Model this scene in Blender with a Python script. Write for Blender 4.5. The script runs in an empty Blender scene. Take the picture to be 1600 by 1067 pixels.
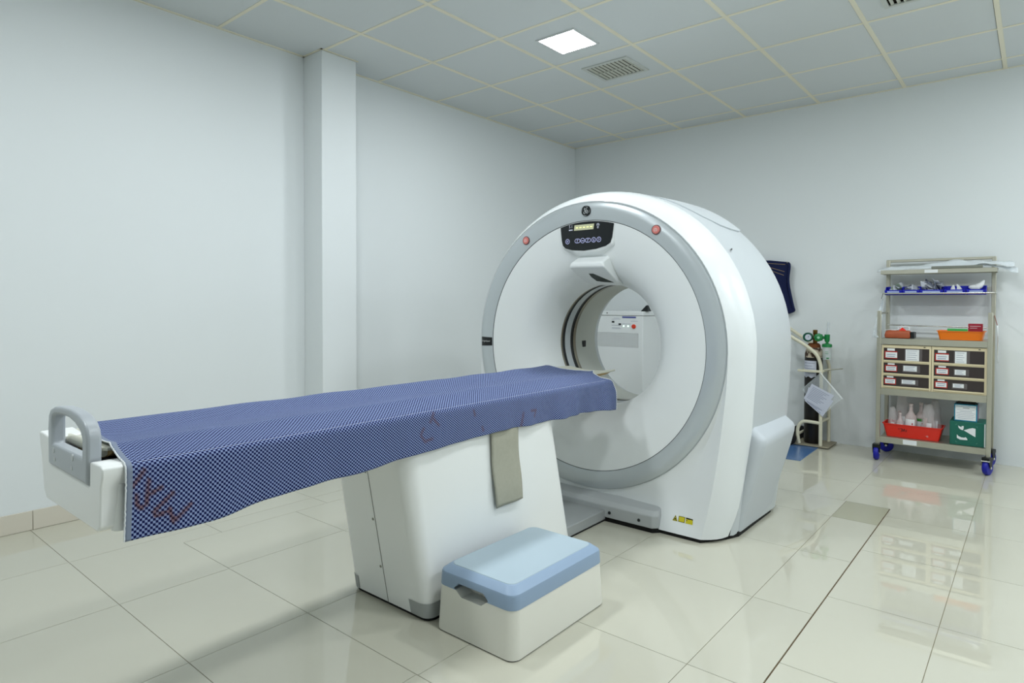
import bpy, bmesh, math, random
from mathutils import Matrix, Vector
random.seed(7)
PI = math.pi
S = bpy.context.scene
COL = S.collection

# ------------------------------------------------------------------ camera
F_PX, W_PX = 984.854, 1600.0
PITCH, ROLL, YAW = -0.0200, 0.0028, 0.6953
CAM = Vector((3.7958, -5.5882, 1.1218))
fwd = Vector((-math.sin(YAW)*math.cos(PITCH), math.cos(YAW)*math.cos(PITCH), math.sin(PITCH)))
rt0 = Vector((math.cos(YAW), math.sin(YAW), 0)); up0 = rt0.cross(fwd)
rt = rt0*math.cos(ROLL) + up0*math.sin(ROLL); up = up0*math.cos(ROLL) - rt0*math.sin(ROLL)
cd = bpy.data.cameras.new('camera'); cam = bpy.data.objects.new('camera', cd); COL.objects.link(cam)
cd.sensor_width = 36.0; cd.lens = 36.0*F_PX/W_PX; cd.shift_y = -39.633/W_PX; cd.clip_start = 0.02
m = Matrix((rt, up, -fwd)).transposed().to_4x4(); m.translation = CAM
cam.matrix_world = m
S.camera = cam

# ------------------------------------------------------------------ world, light level
wd = bpy.data.worlds.new('world'); S.world = wd; wd.use_nodes = True
wd.node_tree.nodes['Background'].inputs[0].default_value = (0.6, 0.65, 0.7, 1)
wd.node_tree.nodes['Background'].inputs[1].default_value = 0.05
LAMP = 90.0                      # emission of every ceiling light panel
S.view_settings.view_transform = 'Standard'; S.view_settings.look = 'None'
S.view_settings.gamma = 1.0; S.view_settings.use_curve_mapping = False
S.view_settings.exposure = 0.0

H = 2.763                        # ceiling height
RX, RY = 5.4, -7.4               # room extents

# ------------------------------------------------------------------ materials
def lin(h):
    h = h.lstrip('#'); o = []
    for i in (0, 2, 4):
        c = int(h[i:i+2], 16)/255.0
        o.append(c/12.92 if c <= 0.04045 else ((c+0.055)/1.055)**2.4)
    return (o[0], o[1], o[2], 1.0)
MATS = {}
def mat(name, color, rough=0.5, metal=0.0, spec=0.5, vary=0.0, vscale=8.0, bump=0.0, bscale=60.0, emit=0.0, trans=0.0, alpha=1.0, coat=0.0, rnd=0.0, aniso=None):
    if name in MATS: return MATS[name]
    M = bpy.data.materials.new(name); M.use_nodes = True
    nt = M.node_tree; b = nt.nodes['Principled BSDF']; L = nt.links
    c = lin(color) if isinstance(color, str) else color
    b.inputs['Base Color'].default_value = c
    b.inputs['Roughness'].default_value = rough; b.inputs['Metallic'].default_value = metal
    b.inputs['Specular IOR Level'].default_value = spec
    b.inputs['Coat Weight'].default_value = coat
    b.inputs['Coat Roughness'].default_value = 0.08
    if trans: b.inputs['Transmission Weight'].default_value = trans
    if alpha < 1: b.inputs['Alpha'].default_value = alpha
    if emit:
        b.inputs['Emission Color'].default_value = c; b.inputs['Emission Strength'].default_value = emit
    if vary or bump:
        tc = nt.nodes.new('ShaderNodeTexCoord')
    if vary:
        n = nt.nodes.new('ShaderNodeTexNoise'); n.inputs['Scale'].default_value = vscale; n.inputs['Detail'].default_value = 5
        L.new(tc.outputs['Object'], n.inputs['Vector'])
        r = nt.nodes.new('ShaderNodeMapRange'); r.inputs['To Min'].default_value = 1-vary; r.inputs['To Max'].default_value = 1+vary
        L.new(n.outputs['Fac'], r.inputs['Value'])
        hs = nt.nodes.new('ShaderNodeHueSaturation'); hs.inputs['Color'].default_value = c
        if rnd:
            oi = nt.nodes.new('ShaderNodeObjectInfo'); r2 = nt.nodes.new('ShaderNodeMapRange')
            r2.inputs['To Min'].default_value = 1-rnd; r2.inputs['To Max'].default_value = 1+rnd
            L.new(oi.outputs['Random'], r2.inputs['Value'])
            mm = nt.nodes.new('ShaderNodeMath'); mm.operation = 'MULTIPLY'
            L.new(r.outputs[0], mm.inputs[0]); L.new(r2.outputs[0], mm.inputs[1]); L.new(mm.outputs[0], hs.inputs['Value'])
        else:
            L.new(r.outputs[0], hs.inputs['Value'])
        L.new(hs.outputs[0], b.inputs['Base Color'])
    if bump:
        n2 = nt.nodes.new('ShaderNodeTexNoise'); n2.inputs['Scale'].default_value = bscale; n2.inputs['Detail'].default_value = 4
        L.new(tc.outputs['Object'], n2.inputs['Vector'])
        bp = nt.nodes.new('ShaderNodeBump'); bp.inputs['Strength'].default_value = bump; bp.inputs['Distance'].default_value = 0.002
        L.new(n2.outputs['Fac'], bp.inputs['Height']); L.new(bp.outputs[0], b.inputs['Normal'])
    MATS[name] = M
    return M
wall_m = mat('wall_paint', '#e0e5e6', 0.55, spec=0.25, vary=0.012, vscale=1.2, bump=0.05, bscale=25)
tile_m = mat('floor_tile', '#c1bfaf', 0.015, spec=0.9, vary=0.03, vscale=2.5, rnd=0.02)
tile_d = mat('floor_tile_dark', '#a8a690', 0.015, spec=0.9, vary=0.03, vscale=2.5, rnd=0.02)
grout_m = mat('grout', '#8d8670', 0.9, spec=0.1)
grout_dirty = mat('grout_dirty', '#5a4a36', 0.95, spec=0.1, vary=0.5, vscale=30)
base_m = mat('skirting_tile', '#d3cdbf', 0.25, spec=0.4, vary=0.02, vscale=3)
ceil_m = mat('ceiling_tile', '#d4d9da', 0.75, spec=0.15, vary=0.02, vscale=2, bump=0.08, bscale=90, rnd=0.015)
bar_m = mat('grid_bar', '#e9e4cf', 0.5, spec=0.3)
dark_m = mat('void_dark', '#2c2820', 0.9, spec=0.1)
white_p = mat('white_plastic', '#eceeec', 0.32, spec=0.5, vary=0.008, vscale=3)
white_g = mat('gloss_white_plastic', '#e3e7e8', 0.22, spec=0.5, coat=0.25)
white_s = mat('satin_white_plastic', '#e8ecec', 0.38, spec=0.5, vary=0.006, vscale=2)
grey_ring = mat('silver_grey_plastic', '#bfc6c9', 0.3, spec=0.5, metal=0.3)
grey_rear = mat('light_grey_plastic', '#c2c8cb', 0.34, spec=0.45)
grey_fair = mat('cool_grey_plastic', '#bfc5ca', 0.42, spec=0.4, bump=0.03, bscale=300)
grey_rail = mat('mid_grey_plastic', '#b4b8b9', 0.4, spec=0.4)
grey_guard = mat('guard_grey', '#a2a6a5', 0.5, spec=0.4)
grey_hand = mat('handle_grey', '#a9afb4', 0.35, spec=0.5, vary=0.02, vscale=20)
black_p = mat('black_plastic', '#0b1113', 0.35, spec=0.4)
black_g = mat('black_gloss', '#060d12', 0.12, spec=0.5)
black_r = mat('black_rubber', '#101010', 0.7, spec=0.3)
steel = mat('brushed_steel', '#b9b7a8', 0.38, metal=0.75, spec=0.5, vary=0.06, vscale=14, bump=0.02, bscale=120)
steel_b = mat('bright_steel', '#cfcfc9', 0.25, metal=0.9)
bore_metal = mat('bore_metal', '#8d8778', 0.3, metal=0.85)
cream = mat('cream_paint', '#dccfac', 0.45, spec=0.4, vary=0.02, vscale=20)
cream_t = mat('cream_tube_paint', '#d8d4bd', 0.4, spec=0.4, vary=0.05, vscale=30)
smoke = mat('smoked_plastic', '#38302f', 0.3, spec=0.4, vary=0.05, vscale=20)
paper = mat('paper', '#e6e9ea', 0.7, spec=0.2)
paper_b = mat('bluish_paper', '#c9cdda', 0.7, spec=0.2)
red_lab = mat('label_red', '#b3312a', 0.6, spec=0.2)
ink = mat('ink', '#3c4250', 0.8, spec=0.1)
ink_soft = mat('soft_ink', '#8088a0', 0.8, spec=0.1)
blue_bin = mat('blue_plastic', '#0a18b4', 0.3, spec=0.5)
blue_wheel = mat('blue_rubber', '#0e1494', 0.45, spec=0.4)
orange = mat('orange_plastic', '#f07a08', 0.35, spec=0.5)
red_pl = mat('red_plastic', '#e02410', 0.35, spec=0.5)
crimson = mat('crimson_card', '#9e1830', 0.5)
terra = mat('terracotta_vinyl', '#a6502c', 0.5, vary=0.06, vscale=30)
green_c = mat('green_card', '#0d6252', 0.45, vary=0.04, vscale=20)
teal_c = mat('teal_card', '#1b87a6', 0.45)
navy = mat('navy_fabric', '#131c42', 0.75, spec=0.2, vary=0.12, vscale=18, bump=0.3, bscale=300)
thread = mat('tan_thread', '#8d7a55', 0.8)
foil = mat('foil_sachet', '#c9ced6', 0.35, metal=0.1, vary=0.15, vscale=70)
foil_d = mat('dark_foil_sachet', '#767d8e', 0.4, metal=0.1, vary=0.3, vscale=70)
cotton = mat('cotton_wool', '#eef0f1', 0.95, spec=0.1, bump=0.6, bscale=220)
film = mat('plastic_film', '#e2e9ec', 0.2, spec=0.6, alpha=0.75)
bottle_m = mat('clear_bottle', '#efdcda', 0.18, spec=0.5, alpha=0.45)
bag_m = mat('clear_bag', '#e9e2e2', 0.12, spec=0.6, alpha=0.3)
liquid_m = mat('bottle_fill', '#d8bdb8', 0.3, spec=0.5, alpha=0.6)
green_pl = mat('green_plastic', '#0c7a3c', 0.35, spec=0.5)
green_lab = mat('label_green', '#3b8a3a', 0.6)
clear_p = mat('clear_plastic', '#dbe4e4', 0.1, spec=0.5, alpha=0.35)
clear_s = mat('clear_sleeve', '#dfe6ea', 0.12, spec=0.5, alpha=0.22)
cyl_black = mat('cylinder_paint', '#15120f', 0.4, spec=0.4, vary=0.4, vscale=20)
cyl_white = mat('shoulder_paint', '#b9ad98', 0.6, vary=0.45, vscale=22)
rust = mat('rust', '#6e3a10', 0.8, vary=0.4, vscale=60)
brass = mat('aged_brass', '#7a5b2c', 0.4, metal=0.8)
green_steel = mat('green_enamel', '#0c5340', 0.35, spec=0.5)
blue_mat_m = mat('blue_mat', '#4c6f9d', 0.2, spec=0.5, vary=0.06, vscale=10)
step_top = mat('step_blue_grey', '#8ba0b8', 0.42, spec=0.4, vary=0.02, vscale=6)
step_pad = mat('step_pad_grey', '#a9bac4', 0.5, spec=0.35, vary=0.03, vscale=10, bump=0.15, bscale=400)
step_body = mat('step_body_white', '#e0dfd5', 0.42, spec=0.4)
towel_m = mat('grey_linen', '#a9a899', 0.9, spec=0.1, vary=0.08, vscale=60, bump=0.5, bscale=500)
red_btn = mat('emergency_red', '#dd7f78', 0.45, spec=0.4)
red_btn2 = mat('cabinet_red', '#d23d22', 0.4, spec=0.4)
lcd = mat('lcd_panel', '#c2c3a0', 0.4, emit=0.12)
lcd_on = mat('lcd_digit', '#f2f4a6', 0.4, emit=0.8)
print_w = mat('panel_print', '#c4c6d6', 0.5, emit=0.1)
print_l = mat('button_print', '#b4b6e0', 0.5, emit=0.1)
led_g = mat('green_led', '#c8ffe0', 0.4, emit=2.0)
yellow = mat('sticker_yellow', '#c9bd12', 0.5)
tan_e = mat('cradle_edge', '#a48a56', 0.6, vary=0.05, vscale=20)
cradle_m = mat('cradle_top', '#cfcfc0', 0.45, spec=0.4)
strip_blue = mat('strip_blue', '#3c4590', 0.4)
chrome = mat('emblem_silver', '#c9ccce', 0.3, metal=0.4)
lampm = mat('led_diffuser', '#f6fcff', 0.5, emit=LAMP)
slat_m = mat('vent_slat', '#c4c6ba', 0.5, metal=0.1)

# chipped paint over rust on the cylinder shoulder
def chipped():
    nt = cyl_white.node_tree; L = nt.links; b = nt.nodes['Principled BSDF']
    tc = nt.nodes.new('ShaderNodeTexCoord'); n = nt.nodes.new('ShaderNodeTexNoise'); n.inputs['Scale'].default_value = 26; n.inputs['Detail'].default_value = 6
    L.new(tc.outputs['Object'], n.inputs['Vector'])
    r = nt.nodes.new('ShaderNodeValToRGB'); r.color_ramp.elements[0].position = 0.47; r.color_ramp.elements[0].color = lin('#3d2413'); r.color_ramp.elements[1].position = 0.56; r.color_ramp.elements[1].color = lin('#c4b9a4')
    L.new(n.outputs['Fac'], r.inputs[0]); L.new(r.outputs[0], b.inputs['Base Color'])
chipped()

# checked cloth: the weave is print-flat pattern on real draped geometry
def cloth_material():
    M = bpy.data.materials.new('checked_cotton'); M.use_nodes = True
    nt = M.node_tree; L = nt.links; b = nt.nodes['Principled BSDF']
    b.inputs['Roughness'].default_value = 0.85; b.inputs['Specular IOR Level'].default_value = 0.15
    uv = nt.nodes.new('ShaderNodeUVMap'); uv.uv_map = 'UVMap'
    sx = nt.nodes.new('ShaderNodeSeparateXYZ'); L.new(uv.outputs[0], sx.inputs[0])
    def mth(op, a, bb=None, cc=None):
        n = nt.nodes.new('ShaderNodeMath'); n.operation = op
        for i, v in enumerate((a, bb, cc)):
            if v is None: continue
            if isinstance(v, (int, float)): n.inputs[i].default_value = v
            else: L.new(v, n.inputs[i])
        return n.outputs[0]
    k = PI/0.0059
    p = mth('MULTIPLY', mth('SINE', mth('MULTIPLY', sx.outputs[0], k)), mth('SINE', mth('MULTIPLY', sx.outputs[1], k)))
    chk = nt.nodes.new('ShaderNodeMapRange'); chk.inputs['From Min'].default_value = -0.09; chk.inputs['From Max'].default_value = 0.05
    L.new(p, chk.inputs['Value'])
    at = nt.nodes.new('ShaderNodeAttribute'); at.attribute_name = 'ink'
    mixl = nt.nodes.new('ShaderNodeMix'); mixl.data_type = 'RGBA'
    mixl.inputs['A'].default_value = lin('#8594bb'); mixl.inputs['B'].default_value = lin('#7a4c3a')
    L.new(at.outputs['Fac'], mixl.inputs['Factor'])
    mixd = nt.nodes.new('ShaderNodeMix'); mixd.data_type = 'RGBA'
    mixd.inputs['A'].default_value = lin('#071045'); mixd.inputs['B'].default_value = lin('#2a1512')
    L.new(at.outputs['Fac'], mixd.inputs['Factor'])
    mx = nt.nodes.new('ShaderNodeMix'); mx.data_type = 'RGBA'
    L.new(chk.outputs[0], mx.inputs['Factor']); L.new(mixl.outputs['Result'], mx.inputs['A']); L.new(mixd.outputs['Result'], mx.inputs['B'])
    hem = mth('LESS_THAN', sx.outputs[0], 0.013)
    mh = nt.nodes.new('ShaderNodeMix'); mh.data_type = 'RGBA'; mh.inputs['B'].default_value = lin('#7d8798')
    L.new(hem, mh.inputs['Factor']); L.new(mx.outputs['Result'], mh.inputs['A'])
    L.new(mh.outputs['Result'], b.inputs['Base Color'])
    return M
cloth_m = cloth_material()

# ------------------------------------------------------------------ mesh helpers
OFF = {}
class MB:
    def __init__(s): s.v = []; s.f = []; s.mi = []
    def add(s, verts, faces, mi=0):
        n = len(s.v); s.v += [tuple(q) for q in verts]
        for f in faces: s.f.append(tuple(i+n for i in f)); s.mi.append(mi)
        return s
    def box(s, x0, x1, y0, y1, z0, z1, mi=0):
        x0, x1 = min(x0, x1), max(x0, x1); y0, y1 = min(y0, y1), max(y0, y1); z0, z1 = min(z0, z1), max(z0, z1)
        return s.add([(x0,y0,z0),(x1,y0,z0),(x1,y1,z0),(x0,y1,z0),(x0,y0,z1),(x1,y0,z1),(x1,y1,z1),(x0,y1,z1)],
                     [(3,2,1,0),(4,5,6,7),(0,1,5,4),(1,2,6,5),(2,3,7,6),(3,0,4,7)], mi)
    def prism(s, poly, axis, a0, a1, mi=0):
        # poly: 2D points; axis 'y': (x,z); 'x': (y,z); 'z': (x,y)
        def P(p, a):
            return (p[0], a, p[1]) if axis == 'y' else (a, p[0], p[1]) if axis == 'x' else (p[0], p[1], a)
        n = len(poly)
        return s.add([P(p, a0) for p in poly]+[P(p, a1) for p in poly],
                     [tuple(range(n))[::-1], tuple(range(n, 2*n))]+[(i, (i+1) % n, n+(i+1) % n, n+i) for i in range(n)], mi)
    def loft(s, rings, cap0=True, cap1=True, closed=True, mi=0):
        n = len(rings[0]); vs = [p for r in rings for p in r]; fs = []
        for k in range(len(rings)-1):
            for i in range(n if closed else n-1):
                j = (i+1) % n
                fs.append((k*n+i, k*n+j, (k+1)*n+j, (k+1)*n+i))
        if cap0: fs.append(tuple(range(n))[::-1])
        if cap1: fs.append(tuple(range((len(rings)-1)*n, len(rings)*n)))
        return s.add(vs, fs, mi)
    def tube(s, pts, r, seg=10, closed=False, cap=True, mi=0):
        pts = [Vector(p) for p in pts]; n = len(pts); rings = []; ref = None
        for i, p in enumerate(pts):
            if closed: t = pts[(i+1) % n]-pts[i-1]
            else: t = pts[min(i+1, n-1)]-pts[max(i-1, 0)]
            t.normalize()
            if ref is None:
                ref = Vector((0,0,1)) if abs(t.z) < 0.9 else Vector((1,0,0))
            a = (ref-t*ref.dot(t)).normalized(); ref = a; b = t.cross(a)
            rr = r[i] if isinstance(r, (list, tuple)) else r
            rings.append([p+(a*math.cos(2*PI*k/seg)+b*math.sin(2*PI*k/seg))*rr for k in range(seg)])
        if closed: rings.append(rings[0])
        return s.loft(rings, cap and not closed, cap and not closed, True, mi)
    def lathe(s, prof, c, axis='z', seg=32, a0=0, a1=2*PI, mi=0):
        # prof: (r, h) along the axis
        full = abs(a1-a0-2*PI) < 1e-6; rings = []
        for (r, h) in prof:
            ring = []
            for k in range(seg if full else seg+1):
                a = a0+(a1-a0)*k/seg; ca, sa = math.cos(a)*r, math.sin(a)*r
                ring.append((c[0]+ca, c[1]+sa, c[2]+h) if axis == 'z' else (c[0]+ca, c[1]+h, c[2]+sa) if axis == 'y' else (c[0]+h, c[1]+ca, c[2]+sa))
            rings.append(ring)
        return s.loft(rings, False, False, full, mi)
    def ribbon(s, pts, w, y, t=0.0008, mi=0):
        # flat stroke in the xz plane facing -y
        pts = [Vector((p[0], p[1])) for p in pts]; n = len(pts); A = []; B = []
        for i, p in enumerate(pts):
            d = pts[min(i+1, n-1)]-pts[max(i-1, 0)]
            if d.length < 1e-9: d = Vector((1, 0))
            d.normalize(); q = Vector((-d.y, d.x))*w/2
            A.append(p+q); B.append(p-q)
        vs = [(a.x, y, a.y) for a in A]+[(b.x, y, b.y) for b in B]
        return s.add(vs, [(i, i+1, n+i+1, n+i) for i in range(n-1)], mi)
    def build(s, name, mats, parent=None, off=None, smooth=None, bevel=0, seg=2):
        if off is None: off = OFF.get(parent, Vector((0,0,0)))
        off = Vector(off)
        me = bpy.data.meshes.new(name)
        me.from_pydata([(Vector(p)-off)[:] for p in s.v], [], s.f); me.validate()
        if not isinstance(mats, (list, tuple)): mats = [mats]
        for q in mats: me.materials.append(q)
        if len(me.polygons) == len(s.mi):
            me.polygons.foreach_set('material_index', s.mi)
        bm = bmesh.new(); bm.from_mesh(me); bmesh.ops.recalc_face_normals(bm, faces=bm.faces); bm.to_mesh(me); bm.free()
        if smooth is not None:
            me.polygons.foreach_set('use_smooth', [True]*len(me.polygons))
            me.set_sharp_from_angle(angle=math.radians(smooth))
        o = bpy.data.objects.new(name, me); COL.objects.link(o); OFF[o] = off
        if parent is not None: o.parent = parent
        else: o.location = off
        if bevel:
            bv = o.modifiers.new('bevel', 'BEVEL'); bv.width = bevel; bv.segments = seg; bv.limit_method = 'ANGLE'; bv.angle_limit = math.radians(35)
            if smooth is None:
                me.polygons.foreach_set('use_smooth', [True]*len(me.polygons)); me.set_sharp_from_angle(angle=math.radians(35))
            bv.harden_normals = False
        return o
def tag(o, label=None, cat=None, group=None, kind=None):
    if label: o['label'] = label
    if cat: o['category'] = cat
    if group: o['group'] = group
    if kind: o['kind'] = kind
    return o
def thing(name, loc, label, cat, group=None):
    o = bpy.data.objects.new(name, None); COL.objects.link(o); o.location = loc; OFF[o] = Vector(loc)
    o.empty_display_size = 0.05
    return tag(o, label, cat, group)
def copy_tree(o, parent=None):
    c = o.copy(); COL.objects.link(c)
    if parent is not None:
        c.parent = parent; c.matrix_parent_inverse = o.matrix_parent_inverse.copy()
    for ch in list(o.children): copy_tree(ch, c)
    return c
def rrect(x0, x1, y0, y1, r, z, n=5):
    out = []
    for (cx, cy, a) in ((x1-r, y1-r, 0), (x0+r, y1-r, PI/2), (x0+r, y0+r, PI), (x1-r, y0+r, 1.5*PI)):
        for k in range(n+1):
            t = a+PI/2*k/n; out.append((cx+r*math.cos(t), cy+r*math.sin(t), z))
    return out
def text(name, body, size, loc, rot, material, parent, width=None, align='CENTER'):
    cu = bpy.data.curves.new(name, 'FONT'); cu.body = body; cu.size = size; cu.align_x = align; cu.align_y = 'CENTER'
    cu.resolution_u = 2
    to = bpy.data.objects.new(name, cu); COL.objects.link(to)
    dg = bpy.context.evaluated_depsgraph_get()
    me = bpy.data.meshes.new_from_object(to.evaluated_get(dg)); bpy.data.objects.remove(to)
    if width:
        xs = [v.co.x for v in me.vertices]; w = max(xs)-min(xs)
        for v in me.vertices: v.co.x *= width/w
    off = OFF.get(parent, Vector((0,0,0)))
    R = rot if isinstance(rot, Matrix) else Matrix.Rotation(rot[0], 4, 'X') if False else (Matrix.Rotation(rot[2], 4, 'Z') @ Matrix.Rotation(rot[1], 4, 'Y') @ Matrix.Rotation(rot[0], 4, 'X'))
    me.transform(Matrix.Translation(Vector(loc)-off) @ R)
    me.materials.clear(); me.materials.append(material)
    o = bpy.data.objects.new(name, me); COL.objects.link(o); o.parent = parent; OFF[o] = off
    return o
def arc(c, r, a0, a1, n=12):
    return [(c[0]+r*math.cos(math.radians(a0+(a1-a0)*i/n)), c[1]+r*math.sin(math.radians(a0+(a1-a0)*i/n))) for i in range(n+1)]
def smooth_path(pts, n=6):
    # Catmull-Rom through 3D points
    P = [Vector(p) for p in pts]; out = []
    for i in range(len(P)-1):
        p0 = P[max(i-1, 0)]; p1 = P[i]; p2 = P[i+1]; p3 = P[min(i+2, len(P)-1)]
        for k in range(n):
            t = k/n
            out.append(0.5*((2*p1)+(p2-p0)*t+(2*p0-5*p1+4*p2-p3)*t*t+(3*p1-p0-3*p2+p3)*t**3))
    out.append(P[-1]); return out
# ================================================================== THE ROOM
T = 0.12
o = MB().box(-T, 0, RY-T, T, -0.2, H+0.3).build('wall_left', wall_m); tag(o, 'plain white painted wall behind the patient table', 'wall', kind='structure')
o = MB().box(0, RX+T, 0, T, -0.2, H+0.3).build('wall_back', wall_m); tag(o, 'plain white painted wall behind the supply trolley', 'wall', kind='structure')
o = MB().box(RX, RX+T, RY-T, 0, -0.2, H+0.3).build('wall_right', wall_m); tag(o, 'white painted wall to the right of the camera', 'wall', kind='structure')
o = MB().box(0, RX, RY-T, RY, -0.2, H+0.3).build('wall_front', wall_m); tag(o, 'white painted wall behind the camera', 'wall', kind='structure')
o = MB().box(0, 0.21, -3.222, -2.952, 0, H-0.001).build('wall_pillar', wall_m, bevel=0.004); tag(o, 'square white pillar standing out from the left wall', 'pillar', kind='structure')

# ---- floor: grout bed, every tile its own slab
floor = MB().box(-0.05, RX+0.05, RY-0.05, 0.05, -0.06, -0.0022).build('floor', grout_m); tag(floor, 'polished cream tiled floor', 'floor', kind='structure')
PX0, PX1, PY0, PY1 = 0.748, 3.190, -4.325, -1.615      # the re-laid field of tiles round the scanner
def slab(poly, material, g=0.0011):
    # poly: ccw xy outline; shrink towards its inside by g
    n = len(poly); out = []
    for i in range(n):
        a = Vector(poly[i-1]); b = Vector(poly[i]); c = Vector(poly[(i+1) % n])
        d1 = (b-a).normalized(); d2 = (c-b).normalized()
        out.append(b+Vector((-d1.y, d1.x))*g+Vector((-d2.y, d2.x))*g)
    MB().prism([tuple(p) for p in out], 'z', -0.02, 0.0).build('tile', material, floor)
def rect(x0, x1, y0, y1): return [(x0,y0),(x1,y0),(x1,y1),(x0,y1)]
gx = [0.0]+[3.548-0.589*k for k in (5,4,3,2,1,0)]+[4.137, 4.726, RX]
gy = [RY, -7.118, -6.523, -5.929, -5.334, -4.740, -4.145, -3.551, -2.965, -2.366, -1.772, -1.173, -0.579, 0.0]
for i in range(len(gx)-1):
    for j in range(len(gy)-1):
        x0, x1, y0, y1 = gx[i], gx[i+1], gy[j], gy[j+1]
        ox0, ox1, oy0, oy1 = max(x0, PX0), min(x1, PX1), max(y0, PY0), min(y1, PY1)
        if ox0 >= ox1-1e-6 or oy0 >= oy1-1e-6: slab(rect(x0, x1, y0, y1), tile_m); continue
        fx, fy = (ox0 <= x0+1e-6 and ox1 >= x1-1e-6), (oy0 <= y0+1e-6 and oy1 >= y1-1e-6)
        if fx and fy: continue
        if fx: slab(rect(x0, x1, y0, oy0) if oy0 > y0 else rect(x0, x1, oy1, y1), tile_m)
        elif fy: slab(rect(x0, ox0, y0, y1) if ox0 > x0 else rect(ox1, x1, y0, y1), tile_m)
        else:
            if ox0 > x0 and oy0 > y0: p = [(x0,y0),(x1,y0),(x1,oy0),(ox0,oy0),(ox0,y1),(x0,y1)]
            elif ox0 > x0: p = [(x0,y0),(ox0,y0),(ox0,oy1),(x1,oy1),(x1,y1),(x0,y1)]
            elif oy0 > y0: p = [(x0,y0),(x1,y0),(x1,y1),(ox1,y1),(ox1,oy0),(x0,oy0)]
            else: p = [(ox1,y0),(x1,y0),(x1,y1),(x0,y1),(x0,oy1),(ox1,oy1)]
            slab(p, tile_m)
qx = [PX0, 1.180, 1.783, 2.376, 2.972, PX1]; qy = [PY0, -3.745, -3.155, -2.552, -1.955, PY1]
for i in range(5):
    for j in range(5):
        slab(rect(qx[i], qx[i+1]-(0.003 if i == 4 else 0), qy[j], qy[j+1]), tile_d if (i == 4 and j == 4) else tile_m)
# the wide soiled joint along the trench cover
g = MB()
yy = PY0
while yy < PY1-0.01:
    y2 = min(yy+random.uniform(0.03, 0.08), PY1); w = random.uniform(0.001, 0.0032)
    g.box(PX1-0.0015-w/2, PX1-0.0015+w, yy, y2, -0.002, -0.0004); yy = y2
g.build('joint_filler', grout_dirty, floor)

# ---- skirting tiles
sk = MB().box(0, 0.004, RY, -3.222, 0, 0.094).build('baseboard_left', grout_m); tag(sk, 'row of cream skirting tiles along the left wall', 'skirting', kind='structure')
ys = -3.222; 
edges = [-3.222, -3.551, -4.145, -4.64, -4.73-0.52]
ed = [-3.222]; y = -3.55
while y > RY: ed.append(y); y -= 0.5945
ed = [-3.222, -3.54, -4.135, -4.73, -5.32, -5.92, -6.51, -7.1, RY]
for a, b in zip(ed[:-1], ed[1:]):
    MB().box(0.001, 0.0095, a-0.001, b+0.001, 0.001, 0.096).build('skirting_tile', base_m, sk, bevel=0.0015)

# ---- suspended ceiling
ceil = MB().box(-0.02, RX+0.02, RY-0.02, 0.02, H+0.012, H+0.05).build('ceiling', dark_m); tag(ceil, 'suspended ceiling of square grey panels in a cream grid', 'ceiling', kind='structure')
cxs = [0.0]+[0.600+0.5995*k for k in range(8)]+[RX]
cys = [0.0]+[-0.234-0.594*k for k in range(12)]+[RY]
LIGHTS = [(x_, y_) for x_ in (1.505, 3.303, 5.02) for y_ in (-2.305, -4.090)]+[(1.505, -5.872), (5.02, -0.52)]  # right-hand column and corner light are unseen, added to brighten the back right
VENTS = [(1.500, -1.716), (3.298, -1.716)]
LS, VX, VY = 0.140, 0.172, 0.152       # half sizes of lamp and vent openings
for i in range(len(cxs)-1):
    for j in range(len(cys)-1):
        x0, x1, y1, y0 = cxs[i]+0.003, cxs[i+1]-0.0150, cys[j]-0.003, cys[j+1]+0.0130
        hole = None
        for (lx, ly) in LIGHTS:
            if x0 < lx < x1 and y0 < ly < y1: hole = (lx-LS, lx+LS, ly-LS, ly+LS)
        for (lx, ly) in VENTS:
            if x0 < lx < x1 and y0 < ly < y1: hole = (lx-VX, lx+VX, ly-VY, ly+VY)
        b = MB(); z0, z1 = H+0.0025, H+0.010
        if hole is None: b.box(x0, x1, y0, y1, z0, z1)
        else:
            h = hole
            b.box(x0, x1, y0, h[2], z0, z1).box(x0, x1, h[3], y1, z0, z1).box(x0, h[0], h[2], h[3], z0, z1).box(h[1], x1, h[2], h[3], z0, z1)
        b.build('ceiling_panel', ceil_m, ceil)
for x in cxs[1:-1]: MB().box(x-0.0125, x+0.0125, RY, 0, H-0.001, H+0.0045).build('grid_bar', bar_m, ceil)
for y in cys[1:-1]: MB().box(0, RX, y-0.0105, y+0.0105, H, H+0.004).build('grid_bar', bar_m, ceil)
n = 0
for (b, nm) in ((MB().box(0, 0.018, RY, 0, H-0.002, H+0.004), 1), (MB().box(0, RX, -0.014, 0, H-0.002, H+0.004), 2), (MB().box(0.21, 0.222, -3.234, -2.94, H-0.002, H+0.004).box(0, 0.222, -3.234, -3.222, H-0.002, H+0.004), 3)):
    o = b.build('trim_%d' % nm, bar_m); tag(o, ('thin cream angle trim where the left wall meets the ceiling', 'thin cream angle trim where the back wall meets the ceiling', 'thin cream trim round the head of the pillar')[nm-1], 'trim', kind='structure')

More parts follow.
